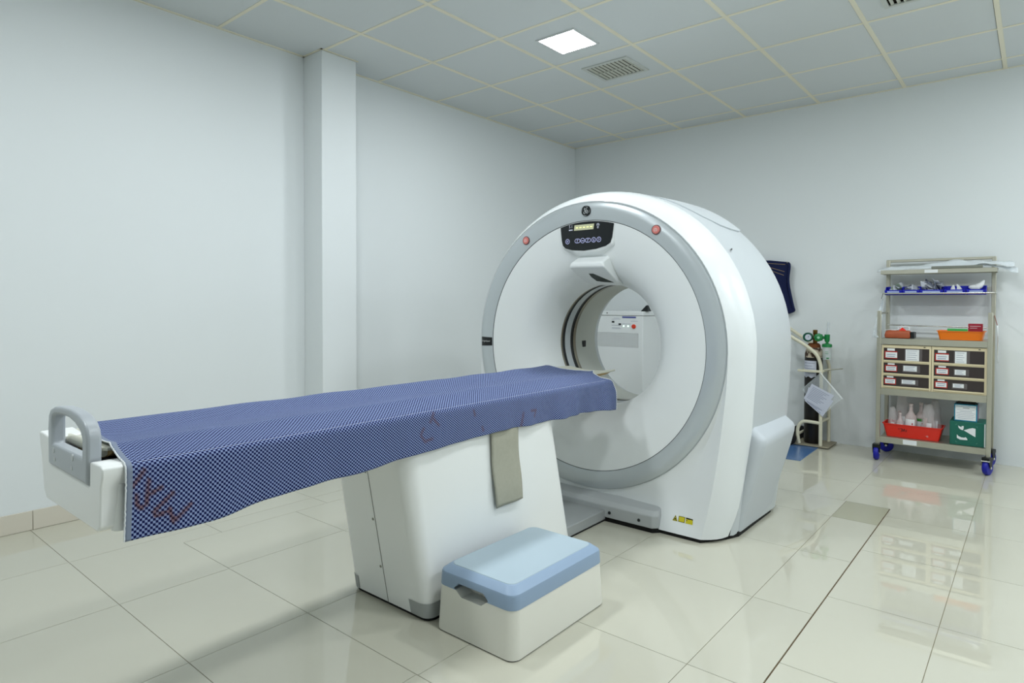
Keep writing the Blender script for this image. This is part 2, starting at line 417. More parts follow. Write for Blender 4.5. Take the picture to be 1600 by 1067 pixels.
# ---- ceiling light panels (one in view, others of its grid beyond the frame, right-hand column added as fill)
def ceiling_light(x, y, label):
    t = thing('ceiling_light', (x, y, H), label, 'ceiling light', 'square ceiling lights')
    f = MB(); a, b_ = LS, LS-0.012
    f.box(x-a-0.004, x+a+0.004, y-a-0.004, y-b_, H-0.004, H+0.002).box(x-a-0.004, x+a+0.004, y+b_, y+a+0.004, H-0.004, H+0.002)
    f.box(x-a-0.004, x-b_, y-b_, y+b_, H-0.004, H+0.002).box(x+b_, x+a+0.004, y-b_, y+b_, H-0.004, H+0.002)
    f.build('frame', mat('lamp_frame', '#cfd3d3', 0.4), t)
    d = MB(); d.add([(x-b_,y-b_,H-0.0015),(x-b_,y+b_,H-0.0015),(x+b_,y+b_,H-0.0015),(x+b_,y-b_,H-0.0015)], [(0,1,2,3)], 0); d.box(x-b_, x+b_, y-b_, y+b_, H-0.001, H+0.008, 1)
    d.build('diffuser', [lampm, white_p], t)
LLAB = ['lit square white ceiling light next to the ceiling vent', 'ceiling light above the middle of the patient table', 'ceiling light over the cream trench strip in the floor', 'ceiling light in front of the step stool', 'unseen fill light added near the right wall and level with the scanner', 'unseen fill light added by the middle of the right wall', 'ceiling light beyond the head end of the patient table', 'unseen fill light added in the corner to the right of the supply trolley']
for k, (x, y) in enumerate(LIGHTS):
    ceiling_light(x, y, LLAB[k])
# ---- vents
def vent(x, y, label):
    t = thing('ceiling_vent', (x, y, H), label, 'vent', 'square ceiling vents')
    a, b_, c, d = VX+0.006, VY+0.006, VX-0.018, VY-0.018
    f = MB().box(x-a, x+a, y-b_, y-d, H-0.006, H+0.002).box(x-a, x+a, y+d, y+b_, H-0.006, H+0.002).box(x-a, x-c, y-d, y+d, H-0.006, H+0.002).box(x+c, x+a, y-d, y+d, H-0.006, H+0.002)
    f.build('frame', mat('vent_frame', '#c5c9c4', 0.45), t)
    MB().box(x-c, x+c, y-d, y+d, H+0.009, H+0.0115).build('backing', dark_m, t)
    N = 10
    for k in range(N):
        xx = x-c+(k+0.5)*2*c/N
        MB().add([(xx+0.009, y-d, H+0.003), (xx-0.004, y-d, H-0.005), (xx-0.0055, y-d, H-0.004), (xx+0.0075, y-d, H+0.004),
                  (xx+0.009, y+d, H+0.003), (xx-0.004, y+d, H-0.005), (xx-0.0055, y+d, H-0.004), (xx+0.0075, y+d, H+0.004)],
                 [(0,1,2,3), (7,6,5,4), (0,4,5,1), (1,5,6,2), (2,6,7,3), (3,7,4,0)]).build('slat', slat_m, t)
    MB().box(x-c, x+c, y-0.004, y+0.004, H-0.0055, H-0.003).build('cross_bar', slat_m, t)
vent(*VENTS[0], 'slatted ceiling vent beside the lit square light')
vent(*VENTS[1], 'slatted ceiling vent cut off at the top edge of the picture')
# ================================================================== SCANNER GANTRY
GX, GZ, GY = 1.935, 0.898, -2.735     # bore centre and ring plane
gan = thing('scanner_gantry', (GX, -2.35, 0), 'large white ring shaped medical scanner with grey trim and black control panel', 'CT scanner')
# funnel shaped front cover
prof = [(0.667,-2.735),(0.64,-2.7335),(0.60,-2.729),(0.55,-2.720),(0.50,-2.707),(0.46,-2.691),(0.425,-2.668),(0.398,-2.640),(0.376,-2.607),(0.358,-2.572),(0.345,-2.540),(0.337,-2.515),(0.335,-2.498)]
MB().lathe([(r, y) for r, y in prof], (GX, 0, GZ), 'y', 128).build('front_cover', white_s, gan, smooth=40)
# silver trim ring (slightly crowned, with a dark shadow gap at its inner edge)
MB().lathe([(0.6665,-2.728),(0.670,-2.7375),(0.69,-2.7415),(0.72,-2.7435),(0.745,-2.741),(0.760,-2.735),(0.764,-2.727),(0.764,-2.70)], (GX, 0, GZ), 'y', 128).build('trim_ring', grey_ring, gan, smooth=40)
MB().lathe([(0.6645,-2.7335),(0.6690,-2.7365)], (GX, 0, GZ), 'y', 128).build('trim_gap', black_p, gan)

# ---- arch stations: angle in the upper half, height along the legs, x along the floor
ZB = 0.018
def leg(zs, xs, z):
    for k in range(len(zs)-1):
        if zs[k] >= z >= zs[k+1]:
            t = (zs[k]-z)/(zs[k]-zs[k+1]); t = t
            return xs[k]+(xs[k+1]-xs[k])*t
    return xs[-1]
BZ = [0.898, 0.75, 0.649, 0.50, 0.354, 0.24, 0.128, ZB]; BXo = [0.771, 0.767, 0.759, 0.745, 0.727, 0.710, 0.690, 0.664]
BY = [-2.732, -2.734, -2.738, -2.745, -2.752, -2.758, -2.764, -2.772]
CXo = [0.842, 0.838, 0.832, 0.824, 0.806, 0.793, 0.776, 0.746]
CY = [-2.555, -2.556, -2.558, -2.562, -2.573, -2.587, -2.606, -2.644]
stations = []       # (angle for ring point, B point, C point)
NU = 48
def st_up(a):
    return (a, (GX+0.771*math.cos(a), -2.732, GZ+0.771*math.sin(a)), (GX+0.842*math.cos(a), -2.555, GZ+0.842*math.sin(a)))
legs = []
ND = 20
for k in range(1, ND+1):
    z = GZ+(ZB-GZ)*k/ND
    bx, by, cx_, cy_ = leg(BZ, BXo, z), leg(BZ, BY, z), leg(BZ, CXo, z), leg(BZ, CY, z)
    legs.append((bx, by, cx_, cy_, z))
right = [(math.atan2(z-GZ, bx), (GX+bx, by, z), (GX+cx_, cy_, z)) for bx, by, cx_, cy_, z in legs]
left = [(PI-math.atan2(z-GZ, bx), (GX-bx, by, z), (GX-cx_, cy_, z)) for bx, by, cx_, cy_, z in legs]
flo = []
bx, by, cx_, cy_, z = legs[-1]
NF = 16
for k in range(1, NF):
    f = 1-2*k/NF
    flo.append((math.atan2(z-GZ, bx*f), (GX+bx*f, by, z), (GX+cx_*f, cy_, z)))
loop = list(reversed(right))+[st_up(PI*k/NU) for k in range(NU+1)]+left+list(reversed(flo))
NL = len(loop)
def ringpt(a, r, y): return (GX+r*math.cos(a), y, GZ+r*math.sin(a))
def lerp(a, b, t): return tuple(a[i]+(b[i]-a[i])*t for i in range(3))
rings = []
r0 = [ringpt(a, 0.762, -2.722) for a, B, C in loop]; rings.append(r0)
rings.append([ringpt(a, 0.766, -2.7265) for a, B, C in loop])
def dist(p, q): return math.dist(p, q)
for t in (0.25, 0.5, 0.75):
    row = []
    for a, B, C in loop:
        A = ringpt(a, 0.766, -2.7265); q = lerp(A, B, t)
        gap = math.hypot(B[0]-A[0], B[2]-A[2])
        scoop = min(1.0, gap/0.12)
        yy = A[1]+(B[1]-A[1])*(t**1.0)+0.040*scoop*math.sin(PI*t)*(1-t)
        row.append((q[0], yy, q[2]))
    rings.append(row)
rings.append([B for a, B, C in loop])
# convex band from crease to seam
for t in (0.12, 0.3, 0.5, 0.7, 0.88, 1.0):
    row = []
    for a, B, C in loop:
        q = lerp(B, C, t); bul = 0.016*math.sin(PI*t)
        dx, dz = q[0]-GX, q[2]-GZ; L_ = math.hypot(dx, dz)
        if B[2] < GZ-0.01: dz *= 0.2*(q[2]/GZ); L_ = math.hypot(dx, dz) or 1
        if abs(B[2]-ZB) < 1e-4 and abs(B[0]-GX) < legs[-1][0]-0.01: bul = 0
        row.append((q[0]+dx/L_*bul, q[1]-bul*0.55, q[2]+(dz/L_*bul if B[2] > ZB+0.05 else 0)))
    rings.append(row)
rings.append([(GX+(C[0]-GX)*0.985, C[1]+0.004, GZ+(C[2]-GZ)*0.985 if C[2] > 0.1 else C[2]) for a, B, C in loop])
MB().loft(rings, False, False, True).build('front_shell', white_g, gan, smooth=38)

# ---- rear shell
def rear_pt(i, off, y, shr=0.0):
    a, B, C = loop[i]
    if C[2] >= GZ-1e-6:
        r = 0.838+off-shr; return (GX+r*math.cos(a), y, GZ+r*math.sin(a))
    w = abs(C[0]-GX); s = 1 if C[0] > GX else -1
    on_floor = C[2] <= ZB+1e-6
    zf = (GZ-C[2])/(GZ-ZB)
    ww = max(0.0, 0.838+off-shr-0.075*zf**1.6)
    if on_floor and w < 0.74: ww = w/0.746*ww
    return (GX+s*ww, y, C[2]+(shr*0.0))
def rear_row(off, y, shr=0, kick=0.0):
    row = []
    for i in range(NL):
        p = rear_pt(i, off, y, shr); C = loop[i][2]
        zf = max(0, (GZ-C[2])/(GZ-ZB))
        row.append((p[0], y-kick*zf**2, p[2]))
    return row
rr = [rear_row(-0.014, -2.556, kick=0.075), rear_row(-0.002, -2.546, kick=0.07), rear_row(0.004, -2.46, kick=0.03), rear_row(0.008, -2.35), rear_row(0.011, -2.2), rear_row(0.013, -2.07),
      rear_row(0.010, -2.035), rear_row(-0.004, -2.005), rear_row(-0.04, -1.975), rear_row(-0.12, -1.945), rear_row(-0.26, -1.925)]
mb = MB().loft(rr, False, False, True)
# rear face down to the bore
rr2 = [rear_row(-0.26, -1.925), [ringpt(loop[i][0], 0.53, -1.93) for i in range(NL)], [ringpt(loop[i][0], 0.45, -1.955) for i in range(NL)], [ringpt(loop[i][0], 0.385, -2.01) for i in range(NL)], [ringpt(loop[i][0], 0.345, -2.08) for i in range(NL)], [ringpt(loop[i][0], 0.335, -2.125) for i in range(NL)]]
mb.loft(rr2, False, False, True)
mb.build('rear_shell', grey_rear, gan, smooth=38)
# removable cover panel on the crown of the rear shell
def crown(off):
    rows = []
    for (y, am) in ((-2.44, 30), (-2.40, 36), (-2.30, 41), (-2.20, 42.5), (-2.10, 43), (-2.05, 42)):
        r = 0.842+0.011*min(1, (y+2.46)/0.3)+off
        rows.append([(GX+r*math.cos(math.radians(90-am+2*am*k/24)), y, GZ+r*math.sin(math.radians(90-am+2*am*k/24))) for k in range(25)])
    return rows
c1, c0 = crown(0.006), crown(-0.004)
mb = MB(); mb.loft(c1, False, False, False)
for k in range(len(c1)-1):
    for e in (0, -1): mb.add([c1[k][e], c1[k+1][e], c0[k+1][e], c0[k][e]], [(0,1,2,3)])
for e in (0, -1):
    for k in range(24): mb.add([c1[e][k], c1[e][k+1], c0[e][k+1], c0[e][k]], [(0,1,2,3)])
mb.build('crown_cover', grey_rear, gan, smooth=40)
a = math.radians(36); MB().add([(GX+(0.846+dr)*math.cos(a+da), y, GZ+(0.846+dr)*math.sin(a+da)) for (y, da) in ((-2.50,-0.012),(-2.485,0.0),(-2.46,0.008),(-2.475,-0.006)) for dr in (0, 0.003)],
    [(0,2,4,6),(1,3,5,7),(0,1,3,2),(2,3,5,4),(4,5,7,6),(6,7,1,0)]).build('lift_slot', black_p, gan)
# ---- side fairings low on either flank
def fairing(s):
    R = []
    # (z, x inner, x outer, y front, y rear)
    for (z, xo, yf, yr, r) in ((0.02,0.772,-2.575,-2.085,0.035),(0.10,0.790,-2.572,-2.075,0.035),(0.25,0.828,-2.566,-2.055,0.04),(0.38,0.862,-2.560,-2.04,0.04),(0.445,0.878,-2.556,-2.03,0.045),(0.472,0.880,-2.553,-2.03,0.045),(0.490,0.872,-2.550,-2.03,0.045),(0.530,0.824,-2.545,-2.035,0.04),(0.556,0.790,-2.54,-2.04,0.035),(0.564,0.765,-2.54,-2.04,0.03)):
        ring = rrect(0.55, xo, yf, yr, r, z, 5)
        if s < 0: ring = [(-x, y, zz) for x, y, zz in ring]
        tilt = [(GX+x, y, zz+(0.02*(y+2.3) if zz > 0.4 else 0)) for x, y, zz in ring]
        R.append(tilt)
    MB().loft(R, True, True, True).build('side_fairing', grey_fair, gan, smooth=50)
fairing(1); fairing(-1)
# ---- black plinth under the shells
MB().prism([(GX-0.66,-2.766),(GX+0.66,-2.766),(GX+0.738,-2.64),(GX+0.768,-2.565),(GX+0.768,-2.09),(GX+0.70,-1.97),(GX-0.70,-1.97),(GX-0.768,-2.09),(GX-0.768,-2.565),(GX-0.738,-2.64)], 'z', 0, 0.024).build('plinth', black_r, gan)
# ---- bore liner: metal bands, dark slots, pale strip, grey tunnel
def band(y0, y1, r, m_, nm, r1=None): MB().lathe([(r, y0), (r1 or r, y1)], (GX, 0, GZ), 'y', 96).build(nm, m_, gan, smooth=40)
bore_in = mat('bore_liner', '#c3c6be', 0.4, spec=0.4)
band(-2.500, -2.482, 0.3355, bore_metal, 'metal_band'); band(-2.482, -2.455, 0.338, black_p, 'scan_slot')
band(-2.455, -2.398, 0.3355, grey_rear, 'scan_window'); band(-2.398, -2.368, 0.338, black_p, 'scan_slot')
band(-2.368, -2.340, 0.3355, bore_metal, 'metal_band'); band(-2.340, -2.12, 0.335, bore_in, 'bore_liner')
MB().box(GX-0.336, GX-0.329, -2.268, -2.232, 0.850, 0.890).build('bore_sensor', black_p, gan, bevel=0.002)

# ---- control panel above the bore
def fy(r):   # front cover surface depth at a radius
    for k in range(len(prof)-1):
        if prof[k][0] >= r >= prof[k+1][0]:
            t = (prof[k][0]-r)/(prof[k][0]-prof[k+1][0]); return prof[k][1]+(prof[k+1][1]-prof[k][1])*t
    return prof[0][1]
top = [(GX-0.168+0.336*k/10, GZ+math.sqrt(0.6635**2-(-0.168+0.336*k/10)**2)) for k in range(11)]
bot = [(GX+0.158, 1.468), (GX+0.148, 1.440), (GX+0.120, 1.425), (GX+0.06, 1.412), (GX-0.015, 1.4065), (GX-0.09, 1.412), (GX-0.135, 1.424), (GX-0.152, 1.440), (GX-0.160, 1.468)]
PYF = -2.742
pan = MB().prism(top+bot, 'y', PYF, -2.70).build('control_panel', black_g, gan, bevel=0.003)
# white housing the panel sits in, blending into the funnel
MB().loft([[(GX-0.185,-2.70,1.548),(GX+0.185,-2.70,1.548),(GX+0.172,-2.70,1.42),(GX+0.10,-2.68,1.372),(GX-0.10,-2.68,1.372),(GX-0.172,-2.70,1.42)],
           [(GX-0.172,-2.7375,1.542),(GX+0.172,-2.7375,1.542),(GX+0.160,-2.7375,1.432),(GX+0.07,-2.7375,1.398),(GX-0.07,-2.7375,1.398),(GX-0.160,-2.7375,1.432)]], True, True).build('panel_housing', white_s, gan, bevel=0.012, seg=4)
MB().prism([(1.858,1.517),(1.981,1.517),(1.986,1.546),(1.862,1.546)], 'y', PYF-0.0015, PYF+0.002).build('display', lcd, pan)
for k in range(5): MB().box(1.872+0.0225*k, 1.884+0.0225*k, PYF-0.0025, PYF-0.0005, 1.529, 1.5335).build('display_digit', lcd_on, pan)
text('panel_print', 'S I', 0.023, (1.8365, PYF-0.0015, 1.5395), (PI/2, 0, 0), print_w, pan)
MB().box(1.825, 1.849, PYF-0.0015, PYF, 1.5185, 1.5245).build('panel_print', print_w, pan)
mk = MB(); mk.ribbon(arc((2.010, 1.538), 0.007, -40, 220, 14), 0.003, PYF-0.001); mk.ribbon([(2.007, 1.531), (2.006, 1.521), (2.012, 1.521), (2.013, 1.532)], 0.003, PYF-0.001); mk.ribbon([(2.005,1.538),(2.015,1.538)], 0.0025, PYF-0.001)
mk.build('panel_print', print_w, pan)
def ringbutton(x, z, w, glyph):
    b = MB()
    if w > 0: pts = arc((x+w, z), 0.0105, -90, 90, 8)+arc((x-w, z), 0.0105, 90, 270, 8)+[(x+w, z-0.0105)]
    else: pts = arc((x, z), 0.0125, 0, 360, 18)
    b.ribbon(pts, 0.0032, PYF-0.001)
    if glyph == 'man': b.ribbon([(x-0.002,z-0.007),(x-0.002,z+0.007),(x+0.005,z+0.005),(x-0.002,z)], 0.003, PYF-0.001)
    elif glyph == 'bar': b.box(x-0.007, x+0.007, PYF-0.0015, PYF, z-0.003, z+0.001)
    elif glyph == 'sun': b.ribbon([(x-0.005,z-0.005),(x+0.005,z+0.005)], 0.0035, PYF-0.001); b.ribbon([(x-0.005,z+0.004),(x+0.004,z-0.004)], 0.003, PYF-0.001)
    elif glyph == 'in': b.ribbon([(x,z-0.008),(x,z+0.007)], 0.003, PYF-0.001); b.ribbon([(x-0.005,z),(x+0.005,z-0.004)], 0.003, PYF-0.001)
    else: b.ribbon([(x-0.004,z+0.006),(x+0.004,z+0.001),(x-0.004,z-0.006)], 0.003, PYF-0.001)
    b.build('panel_button', print_l, pan)
for (x, w, g_) in ((1.816,0,'sun'), (1.881,0.006,'man'), (1.914,0,'bar'), (1.948,0.006,'man'), (1.984,0,'in'), (2.016,0,'arrow')): ringbutton(x, 1.4605, w, g_)

# ---- hood under the panel with its dark alignment window
H0 = [(GX-0.092,-2.775,1.318),(GX+0.135,-2.775,1.314),(GX+0.120,-2.772,1.343),(GX-0.075,-2.772,1.343)]
H1 = [(GX-0.085,-2.64,1.245),(GX+0.140,-2.64,1.235),(GX+0.120,-2.69,1.380),(GX-0.08,-2.69,1.380)]
H2 = [(GX-0.070,-2.53,1.225),(GX+0.120,-2.53,1.222),(GX+0.110,-2.60,1.40),(GX-0.07,-2.60,1.40)]
hood = MB().loft([H0, H1, H2], True, True).build('laser_hood', white_s, gan, bevel=0.010, seg=4)
n_ = (Vector(H1[0])-Vector(H0[0])).cross(Vector(H0[1])-Vector(H0[0])).normalized()
if n_.z > 0: n_ = -n_
def under(u, v):   # u across, v from front edge back
    a_ = Vector(H0[0]).lerp(Vector(H0[1]), u); b_ = Vector(H1[0]).lerp(Vector(H1[1]), u); return a_.lerp(b_, v)+n_*0.0015
w_ = [under(0.41,0.42), under(0.39,0.65), under(0.43,0.92), under(0.62,0.98), under(0.88,0.995), under(0.68,0.66), under(0.53,0.42)]
mb = MB(); mb.add(w_+[p-n_*0.004 for p in w_], [tuple(range(7)), tuple(range(13, 6, -1))]+[(i, (i+1) % 7, 7+(i+1) % 7, 7+i) for i in range(7)]); mb.build('alignment_window', mat('smoked_window', '#3a403c', 0.15), hood)

# ---- emblem: black roundel with silver script monogram
ex, ez, ey = 1.937, 1.617, -2.7445
em = MB().lathe([(0.0, -0.005), (0.0275, -0.005), (0.0285, -0.003), (0.0285, 0.004)], (ex, ey, ez), 'y', 40).build('emblem', black_p, gan, smooth=30)
b = MB()
for a0 in (60, 150, 240, 330): b.ribbon(arc((ex, ez), 0.0248, a0, a0+40, 8), 0.0013, ey-0.0056)
def P2(l): return [(ex+u*0.001, ez+v*0.001) for u, v in l]
def sp(l): return [(q.x, q.y) for q in smooth_path([(u, v, 0) for u, v in P2(l)], 5)]
b.ribbon(sp([(-2,10),(-6,15),(-10,10),(-6,2),(-1,-3),(-3,-12),(-9,-15),(-14,-10),(-10,-5),(-5,-4)]), 0.0026, ey-0.0056)
b.ribbon(sp([(-10,10),(-3,4),(2,-4),(8,-13)]), 0.0026, ey-0.0056)
b.ribbon(sp([(12,15),(6,16),(3,9),(5,4),(9,3),(4,0),(3,-8),(8,-14),(14,-10),(13,-3),(8,-6)]), 0.0026, ey-0.0056)
b.ribbon(sp([(9,3),(12,1),(14,-4)]), 0.003, ey-0.0056)
b.build('monogram', chrome, em)
# ---- two emergency buttons on the ring
for (x, z) in ((1.528, 1.484), (2.346, 1.487)):
    bt = MB().lathe([(0.0,-0.006),(0.0185,-0.006),(0.020,-0.004),(0.020,0.004)], (x, -2.744, z), 'y', 32).build('emergency_button', red_btn, gan, smooth=30)
    MB().lathe([(0.0205,0.004),(0.0205,-0.003),(0.0245,-0.002),(0.025,0.004)], (x, -2.744, z), 'y', 32).build('collar', mat('button_collar', '#6a4a4a', 0.5), bt, smooth=30)
    g_ = MB(); g_.ribbon(arc((x, z-0.001), 0.0085, -60, 240, 14), 0.0022, -2.7515); g_.ribbon([(x-0.003,z-0.009),(x-0.003,z+0.003),(x+0.003,z+0.003),(x+0.003,z-0.009)], 0.002, -2.7515); g_.build('button_glyph', mat('button_white', '#ecd8d4', 0.5), bt)
# ---- name plate on the left of the ring
lab = MB(); ap = [math.radians(178.4+4.2*k/4-0.0) for k in range(5)]
lab.loft([[(GX+r*math.cos(a), y, GZ+r*math.sin(a)) for a in ap] for (r, y) in ((0.672,-2.7385),(0.69,-2.7430),(0.72,-2.7450),(0.745,-2.7425),(0.758,-2.7370))], False, False, False)
lab = lab.build('name_plate', black_p, gan, smooth=40)
text('plate_lettering', 'BrightSpeed', 0.015, (GX-0.7155, -2.7458, GZ-0.004), (PI/2, 0, 0), mat('plate_white', '#c9cccb', 0.5), lab, width=0.062)

# ---- bottom rail across the gantry foot
rail = MB(); N = 40
RX0, RX1 = GX-0.452, GX+0.452
R = [(RX0, -2.70), (RX0, -2.775), (RX0+0.025, -2.80), (RX1-0.025, -2.80), (RX1, -2.775), (RX1, -2.70)]
rail.loft([[(x, y, 0.022) for x, y in R], [(x, y, 0.082) for x, y in R], [(GX+(x-GX)*0.985, y+0.018, 0.104) for x, y in R], [(GX+(x-GX)*0.97, -2.70, 0.125) for x, y in R]], True, True)
rail = rail.build('foot_rail', grey_rail, gan, bevel=0.004)
MB().prism([(x*1.0, y+0.006) for x, y in R], 'z', 0, 0.023).build('rail_gasket', black_r, gan)
for x in (2.124, 2.292, GX-0.189, GX-0.357): MB().lathe([(0.0,-0.003),(0.0075,-0.003),(0.0085,0.003)], (x, -2.80, 0.050), 'y', 16).build('bolt', black_p, rail, smooth=30)
# ---- yellow warning stickers, laid on the shell surface
from mathutils.bvhtree import BVHTree
fs_ = [c for c in gan.children if c.name.startswith('front_shell')][0]
bv_ = BVHTree.FromPolygons([v.co+OFF[fs_] for v in fs_.data.vertices], [tuple(p.vertices) for p in fs_.data.polygons])
def on_shell(x, z, lift):
    hit = bv_.ray_cast(Vector((x, -4, z)), Vector((0, 1, 0)))
    return (x, (hit[0].y if hit[0] else -2.77)-lift, z)
def sticker(polys, m_, nm, parent, lift):
    b = MB()
    for pl in polys: b.add([on_shell(x, z, lift) for x, z in pl], [tuple(range(len(pl)))])
    return b.build(nm, m_, parent)
def bars(pts, w):
    out = []
    for a_, c_ in zip(pts[:-1], pts[1:]):
        a2, c2 = Vector(a_), Vector(c_); d_ = (c2-a2).normalized()*w/2; n2 = Vector((-d_.y, d_.x))
        out.append([tuple(a2-d_+n2), tuple(a2-d_-n2), tuple(c2+d_-n2), tuple(c2+d_+n2)])
    return out
s1 = sticker([[(2.449,0.073),(2.476,0.073),(2.4625,0.100)]], yellow, 'warning_sticker', gan, 0.0008)
sticker(bars([(2.4525,0.0758),(2.4725,0.0758),(2.4625,0.0955),(2.4525,0.0758)], 0.002)+[[(2.459,0.079),(2.466,0.079),(2.4655,0.086),(2.4595,0.086)]], black_p, 'sticker_print', s1, 0.0014)
s1 = sticker([[(2.479,0.0735),(2.5125,0.0735),(2.5125,0.0995),(2.479,0.0995)]], yellow, 'warning_sticker', gan, 0.0008)
sticker(bars([(2.4805,0.075),(2.511,0.075),(2.511,0.098),(2.4805,0.098),(2.4805,0.075)], 0.0017), black_p, 'sticker_print', s1, 0.0014)
s1 = sticker([[(2.5165,0.0735),(2.553,0.0735),(2.553,0.0995),(2.5165,0.0995)]], yellow, 'warning_sticker', gan, 0.0008)
sticker([[(2.5165,0.0935),(2.553,0.0935),(2.553,0.0995),(2.5165,0.0995)],[(2.520,0.085),(2.5245,0.085),(2.5245,0.0895),(2.520,0.0895)]], black_p, 'sticker_print', s1, 0.0014)
# ================================================================== PATIENT TABLE
tab = thing('patient_table', (1.955, -3.65, 0), 'white patient table on a leaning pedestal in front of the ring scanner', 'patient table')
# pedestal, leaning towards the head end
def prow(z, grow=0.0, r=0.035):
    t = z/0.6
    return rrect(1.740-grow, 2.175+grow, -4.095-0.112*t-grow, -3.205-0.128*t+grow, r+0.03*t, z, 6)
ped = MB().loft([prow(z) for z in (0.012, 0.10, 0.20, 0.30, 0.40, 0.50, 0.60, 0.69)], True, True).build('pedestal', white_p, tab, smooth=40)
MB().loft([prow(0.0, -0.004), prow(0.014, -0.004)], True, True).build('pedestal_gasket', black_r, tab)
# seam and screws down the end face
def endy(z): return -4.095-0.112*z/0.6
MB().add([(1.9565,endy(z)-e,z) for z in (0.013,0.575) for e in (-0.002,0.0008)]+[(1.9590,endy(z)-e,z) for z in (0.013,0.575) for e in (-0.002,0.0008)], [(0,1,3,2),(4,5,7,6),(1,5,7,3),(0,4,6,2),(0,1,5,4),(2,3,7,6)]).build('panel_seam', mat('seam_grey', '#55554c', 0.8), ped)
for z in (0.515, 0.335, 0.150):
    MB().lathe([(0.0,-0.0025),(0.0045,-0.002),(0.006,0.002)], (1.945, endy(z), z), 'y', 14).build('screw', mat('screw_steel', '#8f9088', 0.35, metal=0.8), ped, smooth=40)
# grey corner guards at the foot
def guard(cond, ztop):
    rows = []
    for z in (0.0125, ztop):
        ring = prow(z, 0.0012); rows.append([p for p in ring if cond(p)])
    MB().loft(rows, False, False, False).build('corner_guard', grey_guard, ped, smooth=40)
def cg(cx_, sgn):
    pts = []
    for z in (0.0125, 0.066):
        g_ = 0.0014; t = z/0.6; x0, x1 = 1.740-g_, 2.175+g_; y0 = -4.095-0.112*t-g_; r = 0.035+0.03*t; row = []
        if sgn > 0:
            row = [(x1-r-0.055, y0, z)]+[(x1-r+r*math.cos(a), y0+r+r*math.sin(a), z) for a in [math.radians(-90+90*k/6) for k in range(7)]]+[(x1, y0+r+0.06, z)]
        else:
            row = [(x0, y0+r+0.06, z)]+[(x0+r+r*math.cos(a), y0+r+r*math.sin(a), z) for a in [math.radians(180+90*k/6) for k in range(7)]]+[(x0+r+0.012, y0, z)]
        pts.append(row)
    MB().loft(pts, False, False, False).build('corner_guard', grey_guard, ped, smooth=40)
cg(0, 1); cg(0, -1)
# floor plate between pedestal and gantry
fp = MB().box(1.79, 2.095, -3.22, -2.785, 0.008, 0.058).build('floor_plate', mat('plate_grey', '#9fa3a3', 0.4), tab, bevel=0.004)
MB().box(1.793, 2.092, -3.22, -2.79, 0, 0.010).build('plate_gasket', black_r, tab)
# upper carriage: long white trough under the cloth
sec = [(1.735,0.598),(1.712,0.66),(1.708,0.70),(1.692,0.735),(1.690,0.752),(1.76,0.752),(1.775,0.70),(2.10,0.70),(2.112,0.748),(2.178,0.748),(2.176,0.733),(2.160,0.70),(2.157,0.66),(2.135,0.598)]
MB().prism(sec, 'x' if False else 'y', -5.02, -2.93).build('carriage', white_p, tab, smooth=30)
# end cap at the head end
cap = [(1.750,0.594),(1.728,0.612),(1.716,0.665),(1.708,0.705),(1.694,0.735),(1.689,0.762),(1.694,0.768),(1.785,0.762),(1.788,0.694),(2.096,0.690),(2.099,0.748),(2.165,0.750),(2.181,0.744),(2.180,0.725),(2.168,0.700),(2.166,0.660),(2.160,0.606),(2.145,0.594)]
ec = MB().prism(cap, 'y', -5.094, -5.015).build('end_cap', white_p, tab, bevel=0.006, seg=3)
# rounded rib on the flank of the end cap
MB().loft([[(2.150+0.020*math.cos(a), -5.05+0.017*math.sin(a), z) for a in [2*PI*k/16 for k in range(16)]] for z in (0.592, 0.66, 0.70)]+[[(2.150+0.012*math.cos(a), -5.05+0.010*math.sin(a), 0.712) for a in [2*PI*k/16 for k in range(16)]]], True, True).build('flank_rib', white_p, ec, smooth=50)
# grey grab handle
hp = MB(); 
plate = [(1.792,0.694),(2.090,0.691),(2.096,0.755),(2.098,0.800),(2.090,0.822),(2.070,0.838),(2.030,0.852),(1.970,0.858),(1.900,0.857),(1.845,0.852),(1.812,0.842),(1.795,0.825),(1.790,0.800)]
hole = [(1.824,0.752),(2.058,0.752),(2.060,0.795),(2.048,0.812),(2.010,0.828),(1.960,0.8365),(1.900,0.8365),(1.850,0.832),(1.830,0.824),(1.824,0.812)]
def ngon_ring(outer, inner, y0, y1):
    bm = bmesh.new()
    vo = [bm.verts.new((x, y0, z)) for x, z in outer]; vi = [bm.verts.new((x, y0, z)) for x, z in inner]
    ee = [bm.edges.new((vo[i], vo[(i+1) % len(vo)])) for i in range(len(vo))]+[bm.edges.new((vi[i], vi[(i+1) % len(vi)])) for i in range(len(vi))]
    bmesh.ops.triangle_fill(bm, edges=ee, use_beauty=True, use_dissolve=False)
    fs = list(bm.faces); r = bmesh.ops.extrude_face_region(bm, geom=fs)
    for v in [g for g in r['geom'] if isinstance(g, bmesh.types.BMVert)]: v.co.y = y1
    bmesh.ops.recalc_face_normals(bm, faces=bm.faces)
    mb = MB(); bm.verts.index_update(); mb.add([tuple(v.co) for v in bm.verts], [tuple(v.index for v in f.verts) for f in bm.faces]); bm.free(); return mb
hd = ngon_ring(plate, hole, -5.099, -5.067).build('grab_handle', grey_hand, tab, bevel=0.007, seg=3)
for (x, z, rx) in ((1.840,0.738,0.007),(1.848,0.716,0.006),(1.990,0.742,0.008),(1.985,0.716,0.006)):
    MB().lathe([(0.0,-0.0015),(rx,-0.0012),(rx+0.001,0.002)], (x, -5.099, z), 'y', 16).build('plug', mat('plug_grey', '#b9bdbe', 0.4), hd, smooth=40)
